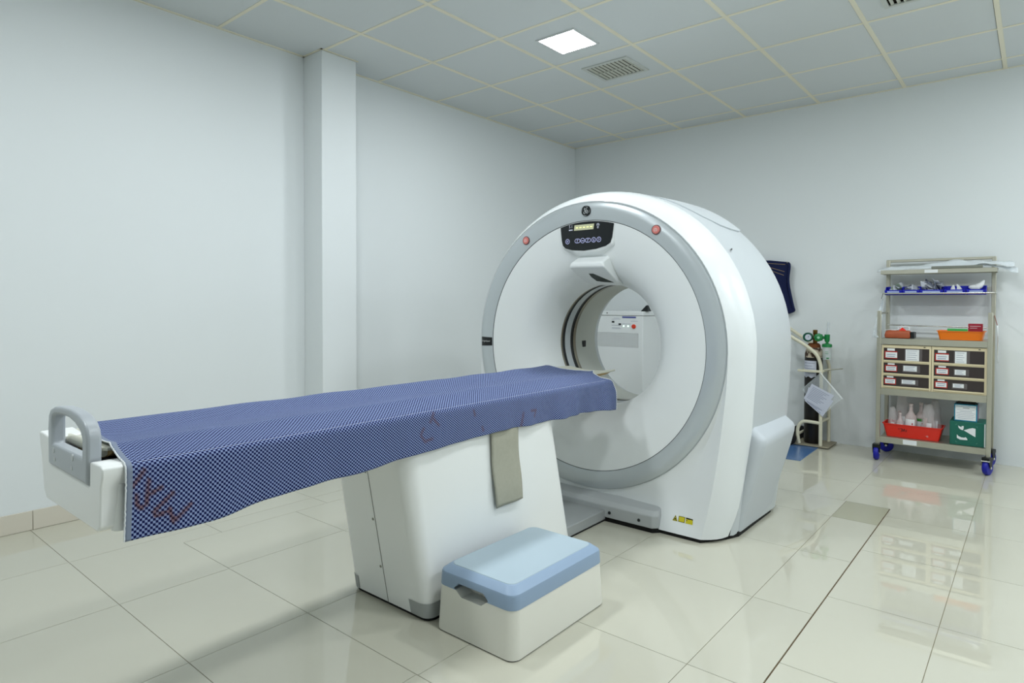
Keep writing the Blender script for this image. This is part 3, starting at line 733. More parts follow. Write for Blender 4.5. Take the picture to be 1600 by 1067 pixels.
# cradle board with tan edge
def crow(y, w=1.0, dz=0.0, th=0.0):
    xc, hw = 1.89, 0.170*w; row = []
    for k in range(17):
        u = -1+2*k/16; row.append((xc+hw*u, y, 0.752+0.014*u*u+dz-th*(1-0.5*abs(u)**3)))
    return row
top_r = [crow(-5.045), crow(-4.0), crow(-2.95), crow(-2.72), crow(-2.66, 0.985), crow(-2.625, 0.94), crow(-2.605, 0.84)]
bot_r = [crow(-5.035, 0.98, 0, 0.03), crow(-4.0, 0.98, 0, 0.03), crow(-2.95, 0.98, 0, 0.03), crow(-2.75, 0.97, 0, 0.03), crow(-2.69, 0.92, 0, 0.028), crow(-2.655, 0.85, 0, 0.024), crow(-2.635, 0.76, 0, 0.02)]
mid_r = [[(p[0], p[1], p[2]-0.006) for p in r] for r in top_r]
cr = MB(); rr_ = [a+list(reversed(b)) for a, b in zip(top_r, mid_r)]; cr.loft(rr_, True, True, True)
cr = cr.build('cradle', cradle_m, tab, smooth=40)
rr_ = [a+list(reversed(b)) for a, b in zip([[(p[0], p[1], p[2]-0.0062) for p in r] for r in [crow(-5.035,.99), crow(-4.0,.99), crow(-2.95,.99), crow(-2.74,.985), crow(-2.68,.97), crow(-2.645,.92), crow(-2.625,.82)]], bot_r)]
MB().loft(rr_, True, True, True).build('cradle_underside', tan_e, cr, smooth=40)
MB().lathe([(0.0,-0.16),(0.012,-0.16),(0.012,0.10),(0.0,0.10)], (1.93, -5.045, 0.752), 'x', 14).build('end_roller', cradle_m, tab, smooth=40)
MB().box(1.79, 2.11, -5.03, -4.95, 0.702, 0.735).build('gap_shade_block', black_p, tab)  # black block paints the shade in the gap behind the end cap

# ================================================================== CHECKED CLOTH over the table
sections = [(1.682,0.600),(1.682,0.66),(1.683,0.72),(1.686,0.755),(1.694,0.770),(1.712,0.7775),(1.74,0.7755),(1.79,0.768),(1.84,0.7625),(1.89,0.7605),(1.94,0.762),(1.99,0.7665),(2.035,0.7735),(2.055,0.7755),(2.075,0.772),(2.11,0.763),(2.15,0.7545),(2.172,0.7505),(2.184,0.745),(2.190,0.734),(2.191,0.70),(2.191,0.66),(2.191,0.62),(2.191,0.575)]
# resample across
dens = []
cum = [0.0]
for a_, b_ in zip(sections[:-1], sections[1:]): cum.append(cum[-1]+math.dist(a_, b_))
NV = 140
for k in range(NV+1):
    s_ = cum[-1]*k/NV
    for i in range(len(sections)-1):
        if cum[i] <= s_ <= cum[i+1]+1e-9:
            t = (s_-cum[i])/(cum[i+1]-cum[i]); dens.append((sections[i][0]+(sections[i+1][0]-sections[i][0])*t, sections[i][1]+(sections[i+1][1]-sections[i][1])*t, s_)); break
STROKES = [[[-5.01, 0.728], [-5.051, 0.675]], [[-5.028, 0.674], [-5.028, 0.652], [-5.019, 0.64], [-5.005, 0.65], [-5.001, 0.703]], [[-4.974, 0.68], [-5.007, 0.665]], [[-4.947, 0.662], [-4.99, 0.627], [-4.988, 0.614], [-4.962, 0.62]], [[-4.957, 0.627], [-4.949, 0.592], [-4.906, 0.626]], [[-4.081, 0.745], [-4.105, 0.711]], [[-4.087, 0.719], [-4.066, 0.696]], [[-4.135, 0.695], [-4.149, 0.674], [-4.132, 0.649], [-4.099, 0.655]], [[-3.883, 0.724], [-3.88, 0.705]], [[-3.841, 0.656], [-3.838, 0.643]], [[-3.593, 0.677], [-3.611, 0.62]], [[-3.545, 0.68], [-3.513, 0.679], [-3.526, 0.654]]]
HEM = [(-5.08,0.570),(-5.056,0.572),(-4.856,0.569),(-4.70,0.588),(-4.54,0.597),(-4.404,0.597),(-4.198,0.611),(-3.954,0.620),(-3.742,0.626),(-3.452,0.619),(-3.21,0.617),(-2.991,0.610),(-2.872,0.597),(-2.7,0.597)]
def interp(tab_, y):
    for (a_, b_) in zip(tab_[:-1], tab_[1:]):
        if a_[0] <= y <= b_[0]:
            t = (y-a_[0])/(b_[0]-a_[0]); t = t*t*(3-2*t)*0.5+t*0.5
            return a_[1]+(b_[1]-a_[1])*t
    return tab_[-1][1] if y > tab_[-1][0] else tab_[0][1]
START = [(0.0,-4.985),(0.10,-4.99),(0.30,-5.005),(0.47,-5.020),(0.56,-5.040),(0.64,-5.045),(0.70,-5.048),(0.90,-5.056)]
END = [(0.0,-2.80),(0.12,-2.785),(0.20,-2.80),(0.30,-2.815),(0.40,-2.76),(0.50,-2.80),(0.57,-2.90),(0.63,-2.925),(0.68,-2.885),(0.74,-2.865),(0.90,-2.868)]
def sdist(p, a_, b_):
    ax, ay = a_; bx_, by_ = b_; dx, dy = bx_-ax, by_-ay; L2 = dx*dx+dy*dy or 1e-9
    t = max(0, min(1, ((p[0]-ax)*dx+(p[1]-ay)*dy)/L2)); return math.hypot(p[0]-ax-t*dx, p[1]-ay-t*dy)
NUc = 420; cv = []; cuv = []; cink = []
for k in range(NUc+1):
    for (x, z, s_) in dens:
        y0_, y1_ = interp(START, s_), interp(END, s_)
        y = y0_+(y1_-y0_)*k/NUc
        drop = max(0.0, (0.734-z)/(0.734-0.575)) if x > 2.1 else 0.0
        if drop > 0:
            z = 0.734-(0.734-interp(HEM, y))*drop
            amp = 0.004+0.013*max(0, min(1, (y+3.8)/0.5))
            x += drop*amp*(math.sin(y*23.0+1.3*math.sin(y*7)+drop*1.2)+0.45*math.sin(y*51+2))*0.8+0.006*drop
        elif 1.70 < x < 2.17:
            z += 0.0018*math.sin(y*19+x*9)*math.sin(x*14+y*3)
            if y > -3.25: z += 0.010*max(0, (y+3.25)/0.45)*max(0, math.sin((x-1.66)*9.5))*(0.6+0.4*math.sin(y*16+x*12))
        ik = 0.0
        if drop > 0.01 or x > 2.183:
            for st in STROKES:
                for a_, b_ in zip(st[:-1], st[1:]):
                    d_ = sdist((y, z), a_, b_); ik = max(ik, 1.0 if d_ < 0.0035 else max(0, 1-(d_-0.0035)/0.003))
        cv.append((x, y, z)); cuv.append((y-y0_, s_)); cink.append(ik*(0.75 if y < -4.8 else 0.5))
nv = NV+1
cf = [(k*nv+i, (k+1)*nv+i, (k+1)*nv+i+1, k*nv+i+1) for k in range(NUc) for i in range(NV)]
CO = Vector((1.94, -3.95, 0.57))
me = bpy.data.meshes.new('checked_cloth'); me.from_pydata([(Vector(p)-CO)[:] for p in cv], [], cf)
at = me.attributes.new('ink', 'FLOAT', 'POINT'); at.data.foreach_set('value', cink)
uvl = me.uv_layers.new(name='UVMap')
li = [0]*len(me.loops); me.loops.foreach_get('vertex_index', li)
flat = []
for q in li: flat += cuv[q]
uvl.data.foreach_set('uv', flat)
me.polygons.foreach_set('use_smooth', [True]*len(me.polygons)); me.materials.append(cloth_m)
cl = bpy.data.objects.new('table_cloth', me); COL.objects.link(cl); cl.location = CO
so = cl.modifiers.new('thickness', 'SOLIDIFY'); so.thickness = 0.0016; so.offset = 1
tag(cl, 'blue and navy checked cotton cloth draped over the patient table', 'cloth')
# frayed pale selvedge along both ends
for nm, kk, sg in (('selvedge', 0, -1), ('selvedge', NUc, 1)):
    s_m = MB(); pts = [Vector(cv[kk*nv+i])+Vector((0, sg*0.0006, 0.001)) for i in range(24 if sg > 0 else 34, NV+1, 1)]
    s_m.tube([p+Vector((0.0006*math.sin(i*2.1), sg*0.0015*abs(math.sin(i*1.7)), 0)) for i, p in enumerate(pts)], 0.0019, 6)
    o = s_m.build(nm, mat('selvedge_white', '#d8dcde', 0.95), None, off=CO); o.parent = cl; o.location = (0,0,0)

# ================================================================== TOWEL STRIP hanging on the pedestal
NW, NH = 10, 30; tv = []
for j in range(NH+1):
    t = j/NH; z = 0.655-0.327*t
    for i in range(NW+1):
        u = i/NW; y = -3.782+0.03*t*t+(0.162+0.004*math.sin(t*5))*u
        zz = z-0.004*(1-u)*(t > 0.97)
        x = 2.181+0.010*t+0.004*math.sin(u*5+t*4)*t+0.003*math.sin(t*9+u)
        tv.append((x, y, zz))
b = MB(); b.add(tv, [(j*(NW+1)+i, j*(NW+1)+i+1, (j+1)*(NW+1)+i+1, (j+1)*(NW+1)+i) for j in range(NH) for i in range(NW)])
o = b.build('cloth_strap', towel_m, off=(2.19,-3.70,0.33), smooth=60); so = o.modifiers.new('thickness', 'SOLIDIFY'); so.thickness = 0.004; so.offset = 0
tag(o, 'plain grey linen strap hanging down from under the checked cloth', 'strap')
# ================================================================== STEP STOOL
st_ = thing('step_stool', (2.385, -3.825, 0), 'low white step stool with blue grey lid beside the table pedestal', 'step stool')
def srow(z, g, r): return rrect(2.209+g, 2.564-g, -4.099+g, -3.558-g, r, z, 6)
body = MB().loft([srow(0.004, 0.0, 0.035), srow(0.02, 0.0, 0.036), srow(0.166, 0.007, 0.036)], True, True).build('body', step_body, st_, smooth=40)
MB().loft([srow(0.0, 0.004, 0.03), srow(0.006, 0.004, 0.03)], True, True).build('foot_gasket', black_r, st_)
lid = MB().loft([srow(0.158, 0.005, 0.037), srow(0.200, 0.007, 0.037), srow(0.205, 0.009, 0.037), srow(0.2225, 0.031, 0.03), srow(0.224, 0.036, 0.03)], True, True).build('lid', step_top, st_, smooth=25)
MB().loft([srow(0.2235, 0.037, 0.028), srow(0.2258, 0.0385, 0.028)], True, True).build('tread_pad', step_pad, lid, smooth=30)
# hand grip cut through lid edge and body on the near end
cutter = MB().prism([(2.296,0.1625),(2.330,0.1385),(2.420,0.1385),(2.452,0.1625),(2.430,0.182),(2.318,0.182)], 'y', -4.2, -4.035).build('grip_cutter', step_body)
for o in (body, lid):
    bo = o.modifiers.new('grip', 'BOOLEAN'); bo.object = cutter; bo.operation = 'DIFFERENCE'; bo.solver = 'EXACT'
    dg = bpy.context.evaluated_depsgraph_get(); nm_ = bpy.data.meshes.new_from_object(o.evaluated_get(dg)); o.modifiers.clear(); old = o.data; o.data = nm_
    nm_.name = o.name
bpy.data.objects.remove(cutter)

# ================================================================== POWER CABINET behind the gantry
cb = thing('power_cabinet', (0.88, -0.42, 0), 'white metal power cabinet with red button seen through the scanner bore', 'cabinet')
cx0, cx1, cyf = 0.56, 1.186, -0.70
bodyc = MB().box(cx0, cx1, cyf, -0.14, 0.02, 1.016).build('body', mat('cabinet_white', '#dfe3e4', 0.45), cb, bevel=0.004)
MB().box(cx0-0.002, cx1+0.002, cyf-0.004, -0.14, 1.019, 1.056).build('lid', mat('cabinet_white', '#dfe3e4', 0.45), cb, bevel=0.005)
MB().box(cx0+0.02, cx1-0.02, cyf+0.02, -0.16, 0, 0.02).build('plinth', black_p, cb)
MB().box(0.985, 1.118, cyf-0.003, cyf, 0.998, 1.011).build('blue_strip', strip_blue, cb)
MB().lathe([(0.0,-0.014),(0.016,-0.014),(0.019,-0.010),(0.019,0.0)], (1.100, cyf, 0.925), 'y', 24).build('stop_button', red_btn2, cb, smooth=40)
for x in (0.998, 1.042): MB().lathe([(0.0,-0.004),(0.006,-0.003),(0.007,0.0)], (x, cyf, 0.926), 'y', 14).build('indicator_lamp', led_g, cb, smooth=40)
for x, z in ((0.892,0.962),(0.960,0.942)): MB().box(x-0.012, x+0.012, cyf-0.004, cyf, z-0.007, z+0.007).build('socket', black_p, cb)
MB().lathe([(0.0,-0.007),(0.005,-0.006),(0.006,0.0)], (0.832, cyf-0.001, 1.040), 'y', 12).build('lid_screw', black_p, cb, smooth=40)
g_ = MB()
for (x0, x1, z) in ((0.88,0.968,0.985),(0.90,0.955,0.995),(0.985,1.015,0.946),(1.018,1.065,0.946),(1.068,1.136,0.970),(0.875,0.97,0.931),(0.88,0.96,0.910),(0.88,0.97,0.902)):
    g_.box(x0, x1, cyf-0.0008, cyf, z-0.0012, z+0.0012)
g_.build('printed_legend', ink_soft, cb)
g_ = MB()
for i in range(34):
    for j in range(9):
        x, z = 0.62+0.0157*i, 0.745+0.0145*j
        n0 = len(g_.v); g_.add([(x+0.0042*math.cos(a*PI/3), cyf-0.0006, z+0.0042*math.sin(a*PI/3)) for a in range(6)], [(0,1,2,3,4,5)])
o = g_.build('vent_hole', dark_m, cb); o['kind'] = 'stuff'
o = MB().add([(1.140,-0.66,1.057),(1.215,-0.66,1.057),(1.215,-0.60,1.057),(1.140,-0.60,1.057),(1.182,-0.64,1.108),(1.196,-0.64,1.112),(1.196,-0.62,1.112),(1.182,-0.62,1.108)], [(0,1,2,3),(4,5,6,7),(0,1,5,4),(1,2,6,5),(2,3,7,6),(3,0,4,7)]).build('black_adapter', black_p, off=(1.175,-0.63,1.057), bevel=0.003)
tag(o, 'small black tapered plug standing on the white power cabinet', 'plug')

# ================================================================== NAVY APRON on the back wall
outl = [(1.80,1.502),(2.037,1.495),(2.192,1.474),(2.196,1.455),(2.182,1.285),(2.190,1.25),(2.244,1.064),(2.202,1.044),(2.00,1.020),(1.775,1.030),(1.782,1.25)]
ap_ = MB().prism(outl, 'y', -0.062, -0.018).build('hanging_apron', navy, off=(2.07,-0.04,1.05), bevel=0.012, seg=3); tag(ap_, 'folded dark navy apron hanging on the back wall beside the scanner', 'apron')
g_ = MB()
for (a_, b_) in (((1.98,1.475),(2.165,1.455)), ((1.98,1.455),(2.16,1.395)), ((1.98,1.435),(2.155,1.365))): g_.ribbon([a_, b_], 0.004, -0.0632)
g_.build('stitching', thread, ap_)
MB().tube(smooth_path([(2.186,-0.064,1.466),(2.200,-0.066,1.44),(2.192,-0.066,1.30),(2.235,-0.064,1.085)]), 0.011, 8).build('rolled_edge', navy, ap_, smooth=60)
MB().tube([(2.185,-0.001,1.462),(2.185,-0.075,1.462),(2.187,-0.085,1.475)], 0.005, 8).build('hook', steel_b, ap_, smooth=60)

# ================================================================== OXYGEN CYLINDER AND ITS TROLLEY
o = MB().prism([(2.10,-0.835),(2.505,-0.815),(2.495,-0.262),(2.10,-0.30)], 'z', 0.0003, 0.004).build('floor_mat', blue_mat_m, off=(2.3,-0.55,0)); tag(o, 'flat blue mat on the floor in front of the gas cylinder', 'mat')
ox, oy = 2.428, -0.185
cyl = thing('gas_cylinder', (ox, oy, 0.018), 'tall black gas cylinder with rusty white shoulder and green regulator', 'gas cylinder')
MB().lathe([(0.0,0.018),(0.060,0.018),(0.067,0.03),(0.067,0.70)], (ox, oy, 0), 'z', 32).build('body', cyl_black, cyl, smooth=40)
MB().lathe([(0.0672,0.70),(0.066,0.73),(0.060,0.758),(0.048,0.780)], (ox, oy, 0), 'z', 32).build('shoulder', cyl_white, cyl, smooth=40)
MB().lathe([(0.049,0.778),(0.046,0.80),(0.036,0.812),(0.0,0.812)], (ox, oy, 0), 'z', 24).build('neck_ring', rust, cyl, smooth=40)
MB().lathe([(0.016,0.81),(0.018,0.845),(0.014,0.85),(0.014,0.88),(0.017,0.885),(0.017,0.918),(0.0,0.920)], (ox+0.008, oy, 0), 'z', 16).build('valve', brass, cyl, smooth=40)
ga = MB().lathe([(0.0,-0.026),(0.034,-0.026),(0.036,-0.020),(0.036,0.012),(0.0,0.012)], (ox-0.032, oy-0.045, 0.862), 'y', 28).build('pressure_gauge', green_steel, cyl, smooth=40)
MB().lathe([(0.0,-0.028),(0.023,-0.028),(0.0235,-0.026)], (ox-0.026, oy-0.046, 0.862), 'y', 24).build('dial', paper_b, ga)
MB().ribbon([(ox-0.026,0.862),(ox-0.020,0.870)], 0.004, oy-0.0752).build('needle', ink, ga)
MB().tube([(ox-0.01,oy-0.04,0.860),(ox+0.04,oy-0.04,0.860)], 0.009, 10).build('link_pipe', brass, cyl, smooth=40)
kn = MB(); 
for k in range(20):
    pass
kn.loft([[(ox+0.048+r*(1+0.08*math.cos(8*a))*math.cos(a), oy-0.055+h, 0.862+r*(1+0.08*math.cos(8*a))*math.sin(a)) for a in [2*PI*q/48 for q in range(48)]] for (r, h) in ((0.026,-0.028),(0.030,-0.024),(0.030,0.02),(0.026,0.022))], True, True)
kn = kn.build('flow_knob', green_pl, cyl, smooth=50)
MB().lathe([(0.0,-0.001),(0.010,-0.0005),(0.0105,0.001)], (ox+0.052, oy-0.084, 0.862), 'y', 16).build('knob_cap', mat('pale_green', '#9ccfae', 0.4), kn)
MB().tube([(ox+0.06,oy-0.04,0.862),(ox+0.105,oy-0.04,0.862)], 0.012, 10).build('outlet', green_pl, cyl, smooth=40)
fxx, fyy = ox+0.105, oy-0.04
MB().lathe([(0.0,0.828),(0.014,0.828),(0.019,0.842),(0.020,0.886),(0.0,0.888)], (fxx, fyy, 0), 'z', 20).build('flowmeter_base', green_pl, cyl, smooth=40)
MB().tube([(fxx+0.001,fyy,0.886),(fxx+0.008,fyy,0.97),(fxx+0.0085,fyy,0.986)], [0.011,0.0125,0.009], 14).build('flow_tube', clear_p, cyl, smooth=40)
MB().tube([(fxx+0.001,fyy,0.887),(fxx+0.008,fyy,0.978)], 0.003, 8).build('tube_core', paper_b, cyl, smooth=40)
MB().lathe([(0.0,0.832),(0.010,0.830),(0.010,0.818),(0.034,0.812),(0.036,0.806),(0.036,0.788),(0.0,0.787)], (fxx, fyy, 0), 'z', 24).build('bottle_cap', green_pl, cyl, smooth=40)
bt = MB().lathe([(0.031,0.788),(0.033,0.77),(0.032,0.70),(0.028,0.690),(0.0,0.689)], (fxx, fyy, 0), 'z', 24).build('humidifier_bottle', clear_p, cyl, smooth=40)
MB().lathe([(0.0305,0.690),(0.0305,0.735),(0.0,0.735)], (fxx, fyy, 0), 'z', 20).build('water', mat('water', '#c7d4d3', 0.1, alpha=0.5), bt, smooth=40)
g_ = MB(); g_.ribbon([(fxx-0.006,0.752),(fxx+0.016,0.752)], 0.003, fyy-0.0335); g_.ribbon([(fxx-0.004,0.738),(fxx+0.018,0.738)], 0.003, fyy-0.0335); g_.ribbon([(fxx+0.004,0.702),(fxx+0.022,0.704)], 0.008, fyy-0.0325); g_.build('bottle_print', green_pl, bt)
# curved paper label on the cylinder
lr = []
for z in (0.545, 0.675): lr.append([(ox+0.0682*math.cos(a), oy+0.0682*math.sin(a), z+(0.006*math.sin(a*9) if z < 0.6 else 0)) for a in [math.radians(195+105*k/14) for k in range(15)]])
lb = MB().loft(lr, False, False, False).build('cylinder_label', paper_b, cyl, smooth=60)
g_ = MB()
for k, z in enumerate((0.655,0.632,0.612,0.590,0.575)):
    g_.loft([[(ox+0.0687*math.cos(a), oy+0.0687*math.sin(a), zz) for a in [math.radians(215+(60 if k % 2 else 75)*q/8) for q in range(9)]] for zz in (z, z+0.0035)], False, False, False)
g_.build('label_print', ink_soft, lb)

tr = thing('cylinder_trolley', (2.42, -0.2, 0), 'cream tubular trolley holding the black gas cylinder', 'trolley')
R_ = 0.0135
MB().tube(smooth_path([(2.16,-0.315,0.945),(2.27,-0.305,0.875),(2.39,-0.29,0.800),(2.465,-0.28,0.735),(2.495,-0.275,0.67),(2.505,-0.275,0.58),(2.505,-0.275,0.3),(2.506,-0.275,0.016)], 6), R_, 12).build('front_upright', cream_t, tr, smooth=60)
MB().tube(smooth_path([(2.20,-0.06,0.925),(2.30,-0.06,0.855),(2.41,-0.06,0.780),(2.48,-0.06,0.715),(2.505,-0.06,0.65),(2.513,-0.06,0.58),(2.513,-0.06,0.3),(2.514,-0.06,0.016)], 6), R_, 12).build('rear_upright', cream_t, tr, smooth=60)
MB().tube([(2.16,-0.315,0.945),(2.20,-0.06,0.925)], R_, 12).build('push_bar', cream_t, tr, smooth=60)
cl_ = MB(); ring = [(ox+0.074*math.cos(a), oy+0.074*math.sin(a), 0.598) for a in [2*PI*k/32 for k in range(32)]]
cl_.tube(ring, 0.007, 8, closed=True); cl_.build('clamp_ring', cream_t, tr, smooth=60)
MB().box(2.335, 2.515, -0.290, -0.270, 0.588, 0.606).build('clamp_bar', cream_t, tr, bevel=0.004)
MB().tube([(2.505,-0.275,0.598),(2.513,-0.06,0.598)], 0.010, 10).build('cross_tie', cream_t, tr, smooth=60)
MB().tube([(2.50,-0.24,0.602),(2.62,-0.10,0.614)], 0.004, 8).build('clamp_screw', steel, tr, smooth=60)
MB().tube(smooth_path([(2.352,-0.285,0.018),(2.340,-0.285,0.09),(2.345,-0.285,0.15),(2.372,-0.283,0.188),(2.41,-0.281,0.197),(2.505,-0.275,0.192)], 6), R_, 12).build('lower_bow', cream_t, tr, smooth=60)
MB().tube([(2.505,-0.275,0.205),(2.514,-0.06,0.205)], 0.011, 10).build('cross_tie', cream_t, tr, smooth=60)
MB().tube([(2.352,-0.06,0.018),(2.352,-0.06,0.19),(2.514,-0.06,0.19)], R_, 12).build('rear_bow', cream_t, tr, smooth=60)
MB().tube([(2.346,-0.285,0.095),(2.352,-0.06,0.095)], 0.010, 10).build('cross_tie', cream_t, tr, smooth=60)
MB().box(2.31, 2.57, -0.305, -0.035, 0.006, 0.017).build('base_plate', mat('worn_plate', '#8d8672', 0.6, vary=0.2, vscale=20), tr, bevel=0.003)
for yy in (-0.33, -0.03):
    MB().lathe([(0.0,-0.018),(0.045,-0.018),(0.057,-0.012),(0.057,0.012),(0.045,0.018),(0.0,0.018)], (2.285, yy, 0.058), 'y', 28).build('wheel', black_r, tr, smooth=40)
# clear document sleeve hung by its corner, with two sheets
def quad(name, c, w, h, ang, y, material, parent=None, th=0.0015, off=None):
    ca, sa = math.cos(ang), math.sin(ang); P_ = []
    for (u, v) in ((-w/2,-h/2),(w/2,-h/2),(w/2,h/2),(-w/2,h/2)): P_.append((c[0]+u*ca-v*sa, c[1]+u*sa+v*ca))
    return MB().prism(P_, 'y', y, y+th).build(name, material, parent, off=off)
sl = thing('document_sleeve', (2.505, -0.30, 0.25), 'clear plastic document sleeve hanging by its corner on the cylinder trolley', 'document sleeve')
MB().prism([(2.500,0.582),(2.660,0.405),(2.525,0.262),(2.370,0.450)], 'y', -0.2935, -0.2925).build('sleeve', clear_s, sl)
MB().prism([(2.500,0.590),(2.512,0.586),(2.666,0.405),(2.656,0.399)], 'y', -0.2965, -0.2925).build('binding_edge', paper, sl)
MB().prism([(2.503,0.588),(2.498,0.580),(2.366,0.448),(2.372,0.444)], 'y', -0.296, -0.2925).build('sleeve_edge', clear_p, sl)
MB().tube([(2.505,-0.294,0.583),(2.505,-0.292,0.600)], 0.002, 6).build('tie', paper, sl)
for k, (pp, yy, lbl) in enumerate((([(2.444,0.500),(2.606,0.422),(2.526,0.300),(2.384,0.378)], -0.299, 'printed white sheet on top in front of the gas cylinder'), ([(2.420,0.470),(2.600,0.380),(2.524,0.250),(2.392,0.362)], -0.2965, 'printed white sheet tucked under another on the cylinder trolley'))):
    o = MB().prism(pp, 'y', yy, yy+0.001).build('paper_sheet', paper_b, off=(2.5, yy, 0.25)); tag(o, lbl, 'paper', 'papers on the cylinder trolley')
    g_ = MB(); A_, B_, C_, D_ = [Vector(p) for p in pp]
    for j in range(9 if k == 0 else 4):
        t = 0.14+0.085*j if k == 0 else 0.78+0.05*j
        p = A_.lerp(D_, t).lerp(B_.lerp(C_, t), 0.10); q = A_.lerp(D_, t).lerp(B_.lerp(C_, t), 0.85-0.1*(j % 3))
        g_.ribbon([tuple(p), tuple(q)], 0.003, yy-0.0006)
    g_.build('printed_lines', ink_soft, o)
# ================================================================== STEEL SUPPLY TROLLEY
tw = thing('supply_trolley', (3.24, -0.225, 0), 'stainless steel supply trolley on blue casters against the back wall', 'trolley')
XL, XR, YF, YB = 2.918, 3.558, -0.392, -0.062
q = 0.013
for (x, y, zt) in ((XL,YF,1.078), (XR,YF,1.070), (XL,YB,1.456), (XR,YB,1.456)):
    MB().box(x-q, x+q, y-q, y+q, 0.115, zt).build('post', steel, tw, bevel=0.003)
def shelf(z0, z1, yf, yb, xl, xr, nm='shelf'):
    b = MB().box(xl, xr, yf, yb, z1-0.004, z1-0.001)
    b.box(xl, xr, yf-0.001, yf+0.002, z0, z1).box(xl, xr, yb-0.002, yb+0.001, z0, z1).box(xl, xl+0.002, yf, yb, z0, z1).box(xr-0.002, xr, yf, yb, z0, z1)
    return b.build(nm, steel, tw)
s_bot = shelf(0.128, 0.170, YF-0.004, YB+0.01, XL+q, XR-q); s_mid = shelf(0.474, 0.520, YF-0.004, YB+0.01, XL+q, XR-q); s_work = shelf(0.838, 0.880, YF-0.004, YB+0.01, XL+q, XR-q)
s_top = shelf(1.347, 1.376, -0.200, YB+0.012, 2.890, 3.580)
MB().box(3.075, 3.158, YF-0.0062, YF-0.0052, 0.133, 0.166).build('shelf_label', paper, s_bot)
MB().box(3.165, 3.245, -0.2022, -0.2012, 1.350, 1.373).build('shelf_label', paper, s_top)
MB().box(XL-q, XR+q, YB-0.010, YB+0.010, 1.440, 1.460).build('top_rail', steel, tw, bevel=0.003)
MB().box(XL-q, XR+q, YB-0.008, YB+0.008, 1.222, 1.246).build('back_bar', steel, tw, bevel=0.002)
MB().tube([(XL-0.01,-0.212,1.204),(XR+0.018,-0.212,1.204)], 0.0055, 10).build('bin_rail', steel_b, tw, smooth=60)
for x in (XL-0.008, XR+0.014): MB().tube([(x,-0.212,1.204),(x,YB,1.204)], 0.0055, 10).build('rail_arm', steel_b, tw, smooth=60)
MB().tube([(XL,YB-0.01,0.968),(XR,YB-0.01,0.960)], 0.005, 10).build('guard_rail', steel_b, tw, smooth=60)
MB().tube([(XL,YF,1.06),(XL,YB,1.06)], 0.006, 10).build('side_rail', steel, tw, smooth=60)
MB().tube([(XR,YF,1.05),(XR,YB,1.05)], 0.006, 10).build('side_rail', steel, tw, smooth=60)
# casters
def caster(x, y, ang):
    ca, sa = math.cos(ang), math.sin(ang)
    def W(u, v, z): return (x+u*ca-v*sa, y+u*sa+v*ca, z)     # u: rolling direction, v: axle
    b = MB(); n0 = 0
    for s in (-1, 1):
        pts = [(0.012,0.052),(-0.012,0.050),(-0.030,0.094),(0.018,0.098)]
        v0, v1 = s*0.019, s*0.0225
        b.add([W(u-0.012,v0,z) for u, z in pts]+[W(u-0.012,v1,z) for u, z in pts], [(0,1,2,3),(7,6,5,4)]+[(i,(i+1) % 4,4+(i+1) % 4,4+i) for i in range(4)])
    b.add([W(u,v,z) for z in (0.093,0.117) for (u, v) in ((-0.042,-0.0225),(0.012,-0.0225),(0.012,0.0225),(-0.042,0.0225))], [(0,1,2,3),(4,5,6,7),(0,1,5,4),(1,2,6,5),(2,3,7,6),(3,0,4,7)])
    c = b.build('caster', black_p, tw, bevel=0.002)
    rings = []
    for (r, h) in ((0.010,-0.016),(0.034,-0.016),(0.045,-0.0145),(0.0495,-0.008),(0.0505,0.0),(0.0495,0.008),(0.045,0.0145),(0.034,0.016),(0.010,0.016)):
        rings.append([W(-0.012+r*math.cos(a), h, 0.0508+r*math.sin(a)) for a in [2*PI*k/28 for k in range(28)]])
    MB().loft(rings, True, True).build('wheel', blue_wheel, c, smooth=40)
    rings = [[W(-0.012+r*math.cos(a), h, 0.0508+r*math.sin(a)) for a in [2*PI*k/12 for k in range(12)]] for (r, h) in ((0.006,-0.025),(0.009,-0.022),(0.009,0.022),(0.006,0.025))]
    MB().loft(rings, True, True).build('axle_cap', steel_b, c, smooth=40)
    return c
caster(XL-0.004, YF-0.005, math.radians(90)); caster(XR+0.002, YF-0.005, math.radians(70)); caster(XL+0.015, YB-0.012, math.radians(8)); caster(XR+0.004, YB-0.012, math.radians(70))
MB().box(XR-0.035, XR+0.012, YF-0.055, YF-0.028, 0.092, 0.100).build('brake_pedal', steel_b, tw, bevel=0.002)

